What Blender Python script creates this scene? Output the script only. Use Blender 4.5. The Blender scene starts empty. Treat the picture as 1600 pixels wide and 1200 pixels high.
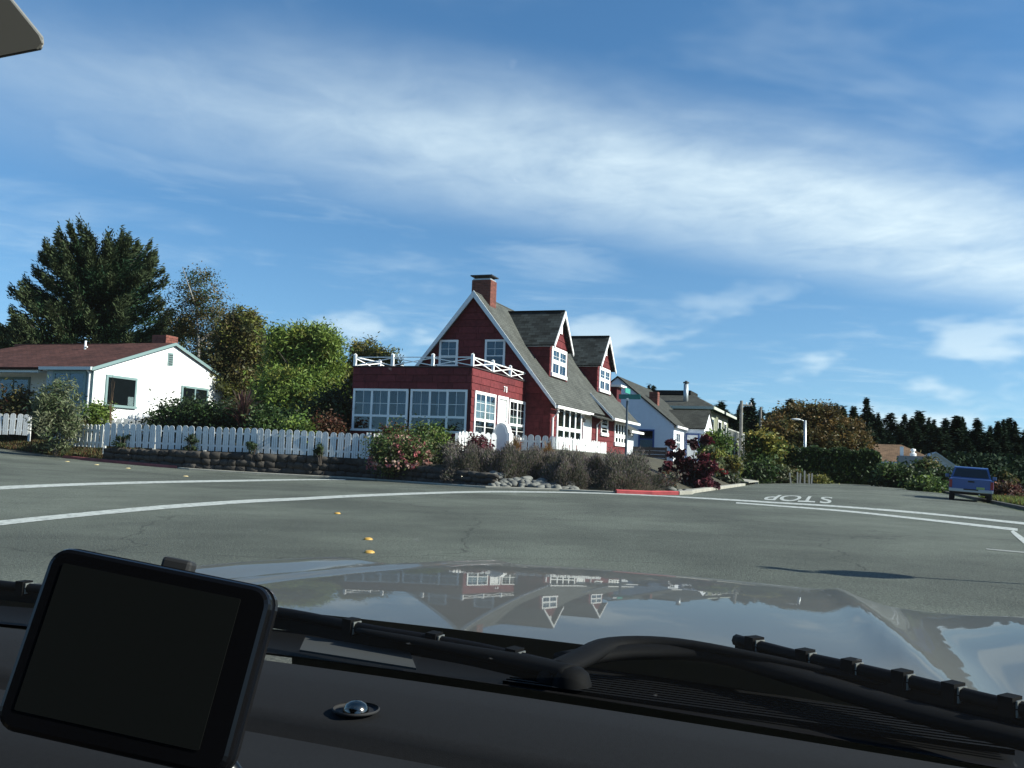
import bpy, bmesh, math, random
import numpy as np
from mathutils import Vector, Matrix
R = math.radians
random.seed(7)
sc = bpy.context.scene
COL = sc.collection

# ------------------------------------------------------------------ camera
FPX, HCAM = 1445.0, 1.10                       # focal length in photo pixels, eye height
PITCH, ROLL = math.atan(117 / 1445.0), R(2.2)
cp, sp, cr, sr = math.cos(PITCH), math.sin(PITCH), math.cos(ROLL), math.sin(ROLL)
cam_d = bpy.data.cameras.new('camera'); cam = bpy.data.objects.new('camera', cam_d); COL.objects.link(cam)
cam_d.sensor_width = 36; cam_d.lens = FPX / 1600 * 36
cam_d.clip_start = 0.02; cam_d.clip_end = 6000
Fw = Vector((0, cp, sp)); Up0 = Vector((0, -sp, cp)); X0 = Vector((1, 0, 0))
Rt = X0 * cr + Up0 * sr; Up = Up0 * cr - X0 * sr
cam.matrix_world = Matrix(((Rt.x, Up.x, -Fw.x, 0), (Rt.y, Up.y, -Fw.y, 0), (Rt.z, Up.z, -Fw.z, HCAM), (0, 0, 0, 1)))
sc.camera = cam
sc.render.resolution_x, sc.render.resolution_y = 1024, 768

# ------------------------------------------------------------------ light
SUN_EL, SUN_XY = R(32), Vector((0.97, -0.22)).normalized()
S = Vector((SUN_XY.x * math.cos(SUN_EL), SUN_XY.y * math.cos(SUN_EL), math.sin(SUN_EL)))
sl = bpy.data.lights.new('sun', 'SUN'); sl.energy = 5.0; sl.angle = R(0.53); sl.color = (1.0, 0.93, 0.82)
so = bpy.data.objects.new('sun', sl); COL.objects.link(so)
so.rotation_euler = S.to_track_quat('Z', 'Y').to_euler(); so.location = (60, -20, 60)
sc.view_settings.view_transform = 'Standard'; sc.view_settings.look = 'None'
sc.view_settings.exposure = 0.95; sc.view_settings.gamma = 1.0
sc.view_settings.use_curve_mapping = False

def build_world():
    w = bpy.data.worlds.new('World'); sc.world = w; w.use_nodes = True
    nt = w.node_tree; N = nt.nodes; L = nt.links
    for n in list(N): N.remove(n)
    out = N.new('ShaderNodeOutputWorld'); bg = N.new('ShaderNodeBackground'); bg.inputs[1].default_value = 0.08
    L.new(bg.outputs[0], out.inputs[0])
    sky = N.new('ShaderNodeTexSky'); sky.sky_type = 'NISHITA'; sky.sun_disc = False
    sky.sun_elevation = SUN_EL; sky.sun_rotation = math.atan2(SUN_XY.x, SUN_XY.y)
    sky.altitude = 0; sky.air_density = 1.0; sky.dust_density = 0.25; sky.ozone_density = 1.6
    tc = N.new('ShaderNodeTexCoord'); sep = N.new('ShaderNodeSeparateXYZ'); L.new(tc.outputs['Generated'], sep.inputs[0])
    # clean sea air: read the sky a little above the dusty horizon layer
    skz = N.new('ShaderNodeMath'); skz.operation = 'MULTIPLY_ADD'; L.new(sep.outputs[2], skz.inputs[0]); skz.inputs[1].default_value = 0.95; skz.inputs[2].default_value = 0.09
    skm = N.new('ShaderNodeMath'); skm.operation = 'MAXIMUM'; L.new(skz.outputs[0], skm.inputs[0]); skm.inputs[1].default_value = 0.12
    skv = N.new('ShaderNodeCombineXYZ'); L.new(sep.outputs[0], skv.inputs[0]); L.new(sep.outputs[1], skv.inputs[1]); L.new(skm.outputs[0], skv.inputs[2])
    skn = N.new('ShaderNodeVectorMath'); skn.operation = 'NORMALIZE'; L.new(skv.outputs[0], skn.inputs[0]); L.new(skn.outputs[0], sky.inputs['Vector'])
    def M(op, a, b=None, clamp=False):
        n = N.new('ShaderNodeMath'); n.operation = op; n.use_clamp = clamp
        for i, v in enumerate((a, b)):
            if v is None: continue
            if isinstance(v, (int, float)): n.inputs[i].default_value = v
            else: L.new(v, n.inputs[i])
        return n.outputs[0]
    def ramp(v, lo, hi, smooth=True):
        n = N.new('ShaderNodeMapRange'); n.interpolation_type = 'SMOOTHSTEP' if smooth else 'LINEAR'
        L.new(v, n.inputs[0]); n.inputs[1].default_value = lo; n.inputs[2].default_value = hi
        return n.outputs[0]
    def noise(vec, scale, detail=5, rough=0.55, dist=0.0):
        n = N.new('ShaderNodeTexNoise'); L.new(vec, n.inputs['Vector'])
        n.inputs['Scale'].default_value = scale; n.inputs['Detail'].default_value = detail
        n.inputs['Roughness'].default_value = rough; n.inputs['Distortion'].default_value = dist
        return n.outputs[0]
    # a cloud sheet overhead: direction projected on a plane one unit up
    zz = M('MAXIMUM', M('ADD', sep.outputs[2], 0.03), 0.02)
    qx, qy = M('DIVIDE', sep.outputs[0], zz), M('DIVIDE', sep.outputs[1], zz)
    # along / across the cirrus bank
    a = R(CLOUD_ANG)
    al = M('ADD', M('MULTIPLY', qx, math.cos(a)), M('MULTIPLY', qy, math.sin(a)))
    ac = M('ADD', M('MULTIPLY', qx, -math.sin(a)), M('MULTIPLY', qy, math.cos(a)))
    cv = N.new('ShaderNodeCombineXYZ'); L.new(M('MULTIPLY', al, 0.8), cv.inputs[0]); L.new(ac, cv.inputs[1]); cv.inputs[2].default_value = 3.1
    n_big = noise(cv.outputs[0], 0.55, 3, 0.5)
    n_mid = noise(cv.outputs[0], 1.5, 4, 0.6, 0.3)
    cv2 = N.new('ShaderNodeCombineXYZ'); L.new(M('MULTIPLY', M('ADD', al, M('MULTIPLY', ac, -0.5)), 0.9), cv2.inputs[0]); L.new(M('MULTIPLY', M('ADD', ac, M('MULTIPLY', al, 0.55)), 0.75), cv2.inputs[1])
    n_fine = noise(cv2.outputs[0], 3.6, 5, 0.6, 0.4)
    acw = M('ADD', ac, M('ADD', M('MULTIPLY', M('SUBTRACT', n_big, 0.5), 0.55), M('MULTIPLY', M('SUBTRACT', n_mid, 0.5), 0.4)))
    lo_edge = ramp(acw, CLOUD_C - 0.5, CLOUD_C + 0.35)      # sharp upper rim (nearer the zenith)
    hi_edge = ramp(acw, CLOUD_C + 1.25, CLOUD_C + 0.15)        # long soft lower rim
    band = M('MULTIPLY', lo_edge, hi_edge)
    tex = M('ADD', 0.52, M('ADD', M('MULTIPLY', M('SUBTRACT', n_fine, 0.45), 0.75), M('MULTIPLY', M('SUBTRACT', n_mid, 0.4), 0.7)))
    cir = M('MULTIPLY', M('MULTIPLY', band, tex), ramp(al, -1.5, 1.9), True); cir = M('MULTIPLY', cir, 1.3, True)
    # thin veil elsewhere
    veil = M('MULTIPLY', ramp(n_mid, 0.48, 0.85), 0.30)
    # small cumulus low down
    cv3 = N.new('ShaderNodeCombineXYZ'); L.new(M('ARCTAN2', sep.outputs[0], sep.outputs[1]), cv3.inputs[0]); L.new(M('MULTIPLY', sep.outputs[2], 2.6), cv3.inputs[1]); cv3.inputs[2].default_value = CUM_SEED
    n_c = noise(cv3.outputs[0], 6.0, 4, 0.52)
    cum = M('MULTIPLY', ramp(n_c, 0.53, 0.68), M('MULTIPLY', ramp(sep.outputs[2], 0.23, 0.10), ramp(sep.outputs[2], -0.02, 0.02)))
    cov = M('MAXIMUM', M('MAXIMUM', cir, veil), M('MULTIPLY', cum, 0.75), True)
    hs = N.new('ShaderNodeHueSaturation'); L.new(sky.outputs[0], hs.inputs['Color']); hs.inputs['Saturation'].default_value = 1.25; hs.inputs['Value'].default_value = 1.08; hs.inputs['Hue'].default_value = 0.499
    mx = N.new('ShaderNodeMix'); mx.data_type = 'RGBA'; L.new(M('MULTIPLY', cov, 0.95), mx.inputs[0])
    L.new(hs.outputs[0], mx.inputs[6]); mx.inputs[7].default_value = (6.0, 6.8, 7.4, 1)
    L.new(mx.outputs[2], bg.inputs[0])
CLOUD_ANG, CLOUD_C, CUM_SEED = 22.0, 2.28, 4.4
build_world()

# ------------------------------------------------------------------ survey helpers
def ray(px, py):
    u, v = (px - 800) / FPX, (600 - py) / FPX
    xl, yl = u * cr - v * sr, u * sr + v * cr
    return Vector((xl, cp - yl * sp, sp + yl * cp))
def at(px, py, Y):
    d = ray(px, py); return Vector((0, 0, HCAM)) + d * (Y / d.y)
GA = R(20)                                              # the street grid is turned 20 degrees
GX = Vector((math.cos(GA), -math.sin(GA), 0)); GY = Vector((math.sin(GA), math.cos(GA), 0))
HC = Vector((-1.7737, 40.5, 0))                         # corner of the red house's sun room
def grid(lat, dep, z=0.0): return HC + GX * lat + GY * dep + Vector((0, 0, z))
def sstep(x, a, b):
    t = np.clip((x - a) / (b - a), 0, 1); return t * t * (3 - 2 * t)
def road_z(x, y):
    d = np.maximum(0, -x - 6.0)
    z = np.where(d < 25, 0.0016 * d * d, 1.0 + 0.08 * (d - 25))
    lat = (x - HC.x) * GX.x + (y - HC.y) * GX.y; dep = (x - HC.x) * GY.x + (y - HC.y) * GY.y
    crown = 0.17 * np.clip(1 - ((lat - 15.3) / 6.2) ** 2, 0, 1) * sstep(dep, -9, -2)
    return z + crown
def rz(x, y): return float(road_z(np.array(float(x)), np.array(float(y))))
def gp(px, py):                                         # point of the road surface under a picture point
    z = 0.0; d = ray(px, py)
    for i in range(25):
        k = (z - HCAM) / d.z; p = Vector((0, 0, HCAM)) + d * k
        z = 0.5 * z + 0.5 * rz(p.x, p.y)
    return p

# ------------------------------------------------------------------ mesh helpers
class MB:
    def __init__(s): s.v = []; s.f = []
    def add(s, vs, fs):
        o = len(s.v); s.v += [tuple(v) for v in vs]; s.f += [tuple(i + o for i in f) for f in fs]; return s
    def box(s, x0, x1, y0, y1, z0, z1):
        return s.add([(x, y, z) for x in (x0, x1) for y in (y0, y1) for z in (z0, z1)],
                     [(0, 1, 3, 2), (4, 6, 7, 5), (0, 4, 5, 1), (2, 3, 7, 6), (0, 2, 6, 4), (1, 5, 7, 3)])
    def prism(s, poly, vec):
        n = len(poly); vec = Vector(vec); P = [Vector(p) for p in poly]
        return s.add(P + [p + vec for p in P], [tuple(range(n))[::-1], tuple(range(n, 2 * n))] + [(i, (i + 1) % n, n + (i + 1) % n, n + i) for i in range(n)])
    def bar(s, p, q, w, h, up=(0, 0, 1)):
        p, q = Vector(p), Vector(q); d = (q - p).normalized(); u = Vector(up)
        if abs(d.dot(u)) > 0.98: u = Vector((1, 0, 0))
        a = d.cross(u).normalized() * (w / 2); b = a.cross(d).normalized() * (h / 2)
        vs = [e + i * a + j * b for e in (p, q) for i in (-1, 1) for j in (-1, 1)]
        return s.add(vs, [(0, 1, 3, 2), (4, 6, 7, 5), (0, 4, 5, 1), (2, 3, 7, 6), (0, 2, 6, 4), (1, 5, 7, 3)])
    def tube(s, pts, rads, n=8, ez=1.0):
        pts = [Vector(p) for p in pts]
        if isinstance(rads, (int, float)): rads = [rads] * len(pts)
        o = len(s.v)
        for i, p in enumerate(pts):
            d = (pts[min(i + 1, len(pts) - 1)] - pts[max(i - 1, 0)]).normalized()
            u = Vector((0, 0, 1)) if abs(d.z) < 0.9 else Vector((1, 0, 0))
            a = d.cross(u).normalized(); b = a.cross(d)
            for k in range(n):
                t = 2 * math.pi * k / n; s.v.append(tuple(p + rads[i] * (math.cos(t) * a + ez * math.sin(t) * b)))
        for i in range(len(pts) - 1):
            for k in range(n):
                s.f.append((o + i * n + k, o + i * n + (k + 1) % n, o + (i + 1) * n + (k + 1) % n, o + (i + 1) * n + k))
        s.f.append(tuple(o + k for k in range(n))[::-1]); e = o + (len(pts) - 1) * n; s.f.append(tuple(e + k for k in range(n)))
        return s
    def lathe(s, prof, c=(0, 0, 0), n=16, ax='z'):
        o = len(s.v); c = Vector(c)
        for (r, h) in prof:
            for k in range(n):
                t = 2 * math.pi * k / n; a, b = r * math.cos(t), r * math.sin(t)
                s.v.append(tuple(c + (Vector((a, b, h)) if ax == 'z' else Vector((h, a, b)) if ax == 'x' else Vector((a, h, b)))))
        for i in range(len(prof) - 1):
            for k in range(n):
                s.f.append((o + i * n + k, o + i * n + (k + 1) % n, o + (i + 1) * n + (k + 1) % n, o + (i + 1) * n + k))
        return s
    def build(s, name, mat, parent=None, smooth=False, bevel=0):
        me = bpy.data.meshes.new(name); me.from_pydata(s.v, [], s.f)
        if smooth: me.polygons.foreach_set('use_smooth', [True] * len(me.polygons))
        me.update()
        bm = bmesh.new(); bm.from_mesh(me); bmesh.ops.recalc_face_normals(bm, faces=bm.faces); bm.to_mesh(me); bm.free()
        o = link(name, me, mat, parent)
        if bevel:
            m = o.modifiers.new('bevel', 'BEVEL'); m.width = bevel; m.segments = 2; m.limit_method = 'ANGLE'
        return o
def link(name, me, mat, parent=None):
    o = bpy.data.objects.new(name, me); COL.objects.link(o)
    if me is not None and mat is not None and not me.materials: me.materials.append(mat)
    if parent is not None: o.parent = parent
    return o
def tag(o, label=None, cat=None, group=None, kind=None):
    if label: o['label'] = label
    if cat: o['category'] = cat
    if group: o['group'] = group
    if kind: o['kind'] = kind
    return o
def empty(name, loc=(0, 0, 0), rz_=0.0):
    o = bpy.data.objects.new(name, None); COL.objects.link(o); o.location = loc; o.rotation_euler = (0, 0, rz_)
    o.empty_display_size = 0.2; return o
def copy_tree(o, parent=None):
    c = o.copy(); COL.objects.link(c); c.parent = parent
    for ch in o.children: copy_tree(ch, c)
    return c
GROT = -GA

# ------------------------------------------------------------------ materials
MATS = {}
def mat(name, col, rough=0.6, metal=0.0, spec=0.5, var=0.0, vscale=3.0, bump=0.0, bscale=40.0, coat=0.0, rand=0.0, emit=None):
    if name in MATS: return MATS[name]
    m = bpy.data.materials.new(name); m.use_nodes = True; nt = m.node_tree; N, L = nt.nodes, nt.links
    b = N['Principled BSDF']; b.inputs['Base Color'].default_value = (*col, 1); b.inputs['Roughness'].default_value = rough
    b.inputs['Metallic'].default_value = metal; b.inputs['Specular IOR Level'].default_value = spec
    if coat: b.inputs['Coat Weight'].default_value = coat; b.inputs['Coat Roughness'].default_value = 0.03
    if var or bump or rand:
        tc = N.new('ShaderNodeTexCoord')
        cur = None
        if var:
            nz = N.new('ShaderNodeTexNoise'); nz.inputs['Scale'].default_value = vscale; nz.inputs['Detail'].default_value = 6; L.new(tc.outputs['Object'], nz.inputs['Vector'])
            mr = N.new('ShaderNodeMapRange'); L.new(nz.outputs[0], mr.inputs[0]); mr.inputs[1].default_value = 0.3; mr.inputs[2].default_value = 0.7
            mr.inputs[3].default_value = 1 - var; mr.inputs[4].default_value = 1 + var; cur = mr.outputs[0]
        if rand:
            oi = N.new('ShaderNodeObjectInfo'); r2 = N.new('ShaderNodeMapRange'); L.new(oi.outputs['Random'], r2.inputs[0]); r2.inputs[3].default_value = 1 - rand; r2.inputs[4].default_value = 1 + rand
            if cur is None: cur = r2.outputs[0]
            else:
                mm = N.new('ShaderNodeMath'); mm.operation = 'MULTIPLY'; L.new(cur, mm.inputs[0]); L.new(r2.outputs[0], mm.inputs[1]); cur = mm.outputs[0]
        if cur is not None:
            vm = N.new('ShaderNodeVectorMath'); vm.operation = 'SCALE'; vm.inputs[0].default_value = col; L.new(cur, vm.inputs['Scale']); L.new(vm.outputs[0], b.inputs['Base Color'])
        if bump:
            n2 = N.new('ShaderNodeTexNoise'); n2.inputs['Scale'].default_value = bscale; n2.inputs['Detail'].default_value = 4; L.new(tc.outputs['Object'], n2.inputs['Vector'])
            bp = N.new('ShaderNodeBump'); bp.inputs['Strength'].default_value = bump; bp.inputs['Distance'].default_value = 0.02; L.new(n2.outputs[0], bp.inputs['Height']); L.new(bp.outputs[0], b.inputs['Normal'])
    MATS[name] = m; return m
def roof_mat(name, col, sx=0.3, sy=0.14, var=0.35):
    m = mat(name, col, 0.9, spec=0.2); nt = m.node_tree; N, L = nt.nodes, nt.links; b = N['Principled BSDF']
    tc = N.new('ShaderNodeTexCoord'); bt = N.new('ShaderNodeTexBrick'); L.new(tc.outputs['UV'], bt.inputs['Vector'])
    bt.inputs['Scale'].default_value = 1; bt.inputs['Brick Width'].default_value = sx; bt.inputs['Row Height'].default_value = sy; bt.inputs['Mortar Size'].default_value = 0.012
    bt.inputs['Color1'].default_value = (*[c * (1 - var) for c in col], 1); bt.inputs['Color2'].default_value = (*[c * (1 + var) for c in col], 1); bt.inputs['Mortar'].default_value = (*[c * 0.35 for c in col], 1)
    nz = N.new('ShaderNodeTexNoise'); nz.inputs['Scale'].default_value = 0.9; nz.inputs['Detail'].default_value = 6; L.new(tc.outputs['Object'], nz.inputs['Vector'])
    mr = N.new('ShaderNodeMapRange'); L.new(nz.outputs[0], mr.inputs[0]); mr.inputs[1].default_value = 0.3; mr.inputs[2].default_value = 0.7; mr.inputs[3].default_value = 0.75; mr.inputs[4].default_value = 1.2
    vm = N.new('ShaderNodeVectorMath'); vm.operation = 'SCALE'; L.new(bt.outputs[0], vm.inputs[0]); L.new(mr.outputs[0], vm.inputs['Scale']); L.new(vm.outputs[0], b.inputs['Base Color'])
    bp = N.new('ShaderNodeBump'); bp.inputs['Strength'].default_value = 0.5; bp.inputs['Distance'].default_value = 0.02; L.new(bt.outputs['Fac'], bp.inputs['Height']); bp.invert = True; L.new(bp.outputs[0], b.inputs['Normal'])
    return m
def leaf_mat(name, trans=0.3, rough=0.55, spec=0.25):
    m = bpy.data.materials.new(name); m.use_nodes = True; nt = m.node_tree; N, L = nt.nodes, nt.links
    b = N['Principled BSDF']; at_ = N.new('ShaderNodeAttribute'); at_.attribute_name = 'tint'
    L.new(at_.outputs['Color'], b.inputs['Base Color']); b.inputs['Roughness'].default_value = rough; b.inputs['Specular IOR Level'].default_value = spec
    tr = N.new('ShaderNodeBsdfTranslucent'); L.new(at_.outputs['Color'], tr.inputs['Color'])
    mx = N.new('ShaderNodeMixShader'); mx.inputs[0].default_value = trans; L.new(b.outputs[0], mx.inputs[1]); L.new(tr.outputs[0], mx.inputs[2])
    L.new(mx.outputs[0], N['Material Output'].inputs[0]); return m
def glass_mat(name, tint=(0.85, 0.92, 0.93), refl=0.12, through=0.75):
    m = bpy.data.materials.new(name); m.use_nodes = True; nt = m.node_tree; N, L = nt.nodes, nt.links
    N.remove(N['Principled BSDF']); t = N.new('ShaderNodeBsdfTransparent'); t.inputs[0].default_value = (*[c * through for c in tint], 1)
    g = N.new('ShaderNodeBsdfGlossy'); g.inputs['Roughness'].default_value = 0.02; g.inputs['Color'].default_value = (0.66, 0.84, 1, 1)  # blue of the mirrored sky added through the gloss colour
    lw = N.new('ShaderNodeFresnel'); lw.inputs[0].default_value = 1.5
    ad = N.new('ShaderNodeMath'); ad.operation = 'ADD'; ad.use_clamp = True; L.new(lw.outputs[0], ad.inputs[0]); ad.inputs[1].default_value = refl
    ge = N.new('ShaderNodeNewGeometry'); fb = N.new('ShaderNodeMath'); fb.operation = 'SUBTRACT'; fb.inputs[0].default_value = 1.0; L.new(ge.outputs['Backfacing'], fb.inputs[1])
    fm_ = N.new('ShaderNodeMath'); fm_.operation = 'MULTIPLY'; L.new(ad.outputs[0], fm_.inputs[0]); L.new(fb.outputs[0], fm_.inputs[1])   # only the outer face reflects
    mx = N.new('ShaderNodeMixShader'); L.new(fm_.outputs[0], mx.inputs[0]); L.new(t.outputs[0], mx.inputs[1]); L.new(g.outputs[0], mx.inputs[2])
    L.new(mx.outputs[0], N['Material Output'].inputs[0]); return m
LEAF = leaf_mat('leaf'); NEEDLE = leaf_mat('needle', 0.12, 0.75, 0.08); BLADE = leaf_mat('blade', 0.35)
GLASS = glass_mat('window_glass', refl=0.04)
WHITE = mat('white_paint', (0.78, 0.78, 0.76), 0.5, var=0.05)
TRIM = mat('white_trim', (0.8, 0.8, 0.78), 0.45)
FENCEW = mat('fence_white', (0.62, 0.63, 0.62), 0.6, var=0.1, vscale=5, rand=0.06)
REDS = mat('red_shingle', (0.118, 0.022, 0.024), 0.75, spec=0.2, var=0.22, vscale=5, rand=0.18, bump=0.4, bscale=50)
REDW = mat('red_wall', (0.07, 0.014, 0.017), 0.85, spec=0.2)
STUCCO = mat('white_stucco', (0.76, 0.77, 0.76), 0.85, var=0.04, bump=0.15, bscale=90)
BLUEW = mat('pale_blue_white', (0.70, 0.73, 0.78), 0.8, var=0.04)
BLUET = mat('blue_trim', (0.03, 0.07, 0.22), 0.5)
GREENT = mat('grey_green_trim', (0.16, 0.24, 0.24), 0.55)
BRICK = mat('brick', (0.15, 0.048, 0.034), 0.85, var=0.3, vscale=9, rand=0.25)
MORTAR = mat('mortar', (0.16, 0.12, 0.10), 0.9)
METALG = mat('galvanised', (0.42, 0.45, 0.46), 0.45, metal=0.6, var=0.1)
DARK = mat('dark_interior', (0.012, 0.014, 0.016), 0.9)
CURT = mat('curtain', (0.55, 0.58, 0.58), 0.9, var=0.12, vscale=8)
CURTD = mat('dim_curtain', (0.12, 0.16, 0.19), 0.9, var=0.25, vscale=4)
BLIND = mat('blind', (0.30, 0.36, 0.33), 0.8)
BARK = mat('bark', (0.06, 0.048, 0.038), 0.9, var=0.3, vscale=6, bump=0.5, bscale=20)
BARKP = mat('pale_bark', (0.36, 0.33, 0.29), 0.85, var=0.3, vscale=6)
RROOF = roof_mat('grey_green_shingles', (0.078, 0.082, 0.074), 0.35, 0.16, 0.16)
DROOF = roof_mat('dark_shingles', (0.028, 0.034, 0.034), 0.42, 0.20, 0.5)
BROOF = roof_mat('brown_shingles', (0.075, 0.032, 0.026), 0.35, 0.16, 0.25)
OROOF = roof_mat('charcoal_shingles', (0.05, 0.052, 0.045), 0.35, 0.16, 0.2)
TROOF = roof_mat('tan_shingles', (0.16, 0.10, 0.06), 0.35, 0.16, 0.2)

# ------------------------------------------------------------------ ground, road, yard
def asphalt_mat():
    m = mat('asphalt', (0.07, 0.075, 0.07), 0.85, spec=0.3); nt = m.node_tree; N, L = nt.nodes, nt.links; b = N['Principled BSDF']
    tc = N.new('ShaderNodeTexCoord')
    def noise(s, d, r=0.5):
        n = N.new('ShaderNodeTexNoise'); n.inputs['Scale'].default_value = s; n.inputs['Detail'].default_value = d; n.inputs['Roughness'].default_value = r; L.new(tc.outputs['Object'], n.inputs['Vector']); return n.outputs[0]
    def mr(v, a, b_, c, d):
        n = N.new('ShaderNodeMapRange'); L.new(v, n.inputs[0]); n.inputs[1].default_value = a; n.inputs[2].default_value = b_; n.inputs[3].default_value = c; n.inputs[4].default_value = d; return n.outputs[0]
    def mul(a, b_):
        n = N.new('ShaderNodeMath'); n.operation = 'MULTIPLY'; L.new(a, n.inputs[0]); L.new(b_, n.inputs[1]); return n.outputs[0]
    grit = mr(noise(34, 4, 0.8), 0.3, 0.7, 0.25, 1.75)
    spk = mr(noise(19, 3, 0.7), 0.60, 0.75, 1.0, 2.0)
    patch = mr(noise(0.16, 3), 0.42, 0.58, 0.76, 1.16)
    stain = mr(noise(0.7, 6, 0.7), 0.35, 0.6, 0.80, 1.08)
    vo = N.new('ShaderNodeTexVoronoi'); vo.feature = 'DISTANCE_TO_EDGE'; vo.inputs['Scale'].default_value = 0.16
    wv = N.new('ShaderNodeVectorMath'); wv.operation = 'ADD'; nz = N.new('ShaderNodeTexNoise'); nz.inputs['Scale'].default_value = 0.9; nz.inputs['Detail'].default_value = 5; L.new(tc.outputs['Object'], nz.inputs['Vector'])
    L.new(tc.outputs['Object'], wv.inputs[0]); L.new(nz.outputs['Color'], wv.inputs[1]); L.new(wv.outputs[0], vo.inputs['Vector'])
    crack = mr(vo.outputs[0], 0.0, 0.004, 0.5, 1.0)
    k = mul(mul(mul(grit, spk), mul(patch, stain)), crack)
    vm = N.new('ShaderNodeVectorMath'); vm.operation = 'SCALE'; vm.inputs[0].default_value = (0.088, 0.098, 0.080); L.new(k, vm.inputs['Scale']); L.new(vm.outputs[0], b.inputs['Base Color'])
    bp = N.new('ShaderNodeBump'); bp.inputs['Strength'].default_value = 0.7; bp.inputs['Distance'].default_value = 0.012; L.new(grit, bp.inputs['Height']); L.new(bp.outputs[0], b.inputs['Normal'])
    return m
ASPHALT = asphalt_mat()
SOIL = mat('soil', (0.045, 0.04, 0.022), 0.95, var=0.45, vscale=1.5, bump=0.5, bscale=12)
LAWN = mat('rough_grass', (0.07, 0.085, 0.025), 0.95, var=0.5, vscale=1.2, bump=0.6, bscale=25)
PAINT = mat('road_paint', (0.40, 0.42, 0.39), 0.7, var=0.18, vscale=9)
def wear(m):
    nt = m.node_tree; N, L = nt.nodes, nt.links; b = N['Principled BSDF']; src = b.inputs['Base Color'].links[0].from_socket; tc = N.new('ShaderNodeTexCoord'); n = N.new('ShaderNodeTexNoise'); n.inputs['Scale'].default_value = 7; n.inputs['Detail'].default_value = 7; n.inputs['Roughness'].default_value = 0.75; L.new(tc.outputs['Object'], n.inputs['Vector'])
    r = N.new('ShaderNodeMapRange'); L.new(n.outputs[0], r.inputs[0]); r.inputs[1].default_value = 0.50; r.inputs[2].default_value = 0.62; r.inputs[4].default_value = 0.85; x = N.new('ShaderNodeMix'); x.data_type = 'RGBA'; L.new(r.outputs[0], x.inputs[0]); L.new(src, x.inputs[6]); x.inputs[7].default_value = (0.11, 0.115, 0.10, 1); L.new(x.outputs[2], b.inputs['Base Color'])
wear(PAINT)
REDK = mat('red_kerb_paint', (0.50, 0.075, 0.075), 0.7, var=0.2, vscale=3)
CONC = mat('concrete', (0.27, 0.26, 0.22), 0.85, var=0.2, vscale=2, bump=0.3, bscale=30)

def sheet(name, xs, ys, zf, m, keep=None, kind='structure'):
    X, Y = np.meshgrid(xs, ys); Z = zf(X, Y); nx, ny = len(xs), len(ys)
    v = np.stack([X.ravel(), Y.ravel(), Z.ravel()], 1)
    i = np.arange(ny - 1)[:, None] * nx + np.arange(nx - 1)[None, :]
    f = np.stack([i, i + 1, i + nx + 1, i + nx], -1).reshape(-1, 4)
    if keep is not None:
        kk = keep(X, Y).ravel(); f = f[kk[f].any(1)]
    me = bpy.data.meshes.new(name); me.from_pydata(v.tolist(), [], f.tolist()); me.polygons.foreach_set('use_smooth', [True] * len(me.polygons)); me.update()
    o = link(name, me, m)
    if kind: o['kind'] = kind
    return o
# everything far
far = np.concatenate([np.linspace(-3000, -90, 24), np.linspace(-80, 90, 40), np.linspace(110, 3000, 24)])
farY = np.concatenate([np.linspace(-600, -40, 8), np.linspace(-30, 150, 40), np.linspace(180, 3500, 24)])
sheet('ground', far, farY, lambda X, Y: -0.30 - 1.4 * sstep(X, 24, 60), LAWN)
lat_of = lambda X, Y: (X - HC.x) * GX.x + (Y - HC.y) * GX.y
dep_of = lambda X, Y: (X - HC.x) * GY.x + (Y - HC.y) * GY.y
sheet('road', np.arange(-60, 42, 0.6), np.arange(-30, 110, 0.6), lambda X, Y: road_z(X, Y), ASPHALT,
      keep=lambda X, Y: ((lat_of(X, Y) < 22.0) | (dep_of(X, Y) < -15)))

# the corner block: outline towards the road, left to right
LB = [at(-260, 705, 58), at(-60, 706, 49), at(0, 708, 46), at(100, 718, 43.2), at(160, 723, 42.3), at(300, 735, 40.6)]
EDGE = [(p.x, p.y) for p in LB] + [(-6.5, 39.9), (-2.75, 36.2), (-0.7, 34.6), (1.9, 34.7), (4.2, 34.1), (6.2, 34.3), (6.75, 34.9), (7.1, 36.2)]
q = grid(9.65, 20); EDGE.append((q.x, q.y)); q = grid(9.65, 29); EDGE.append((q.x, q.y)); q = grid(9.65, 75); EDGE.append((q.x, q.y))
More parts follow.
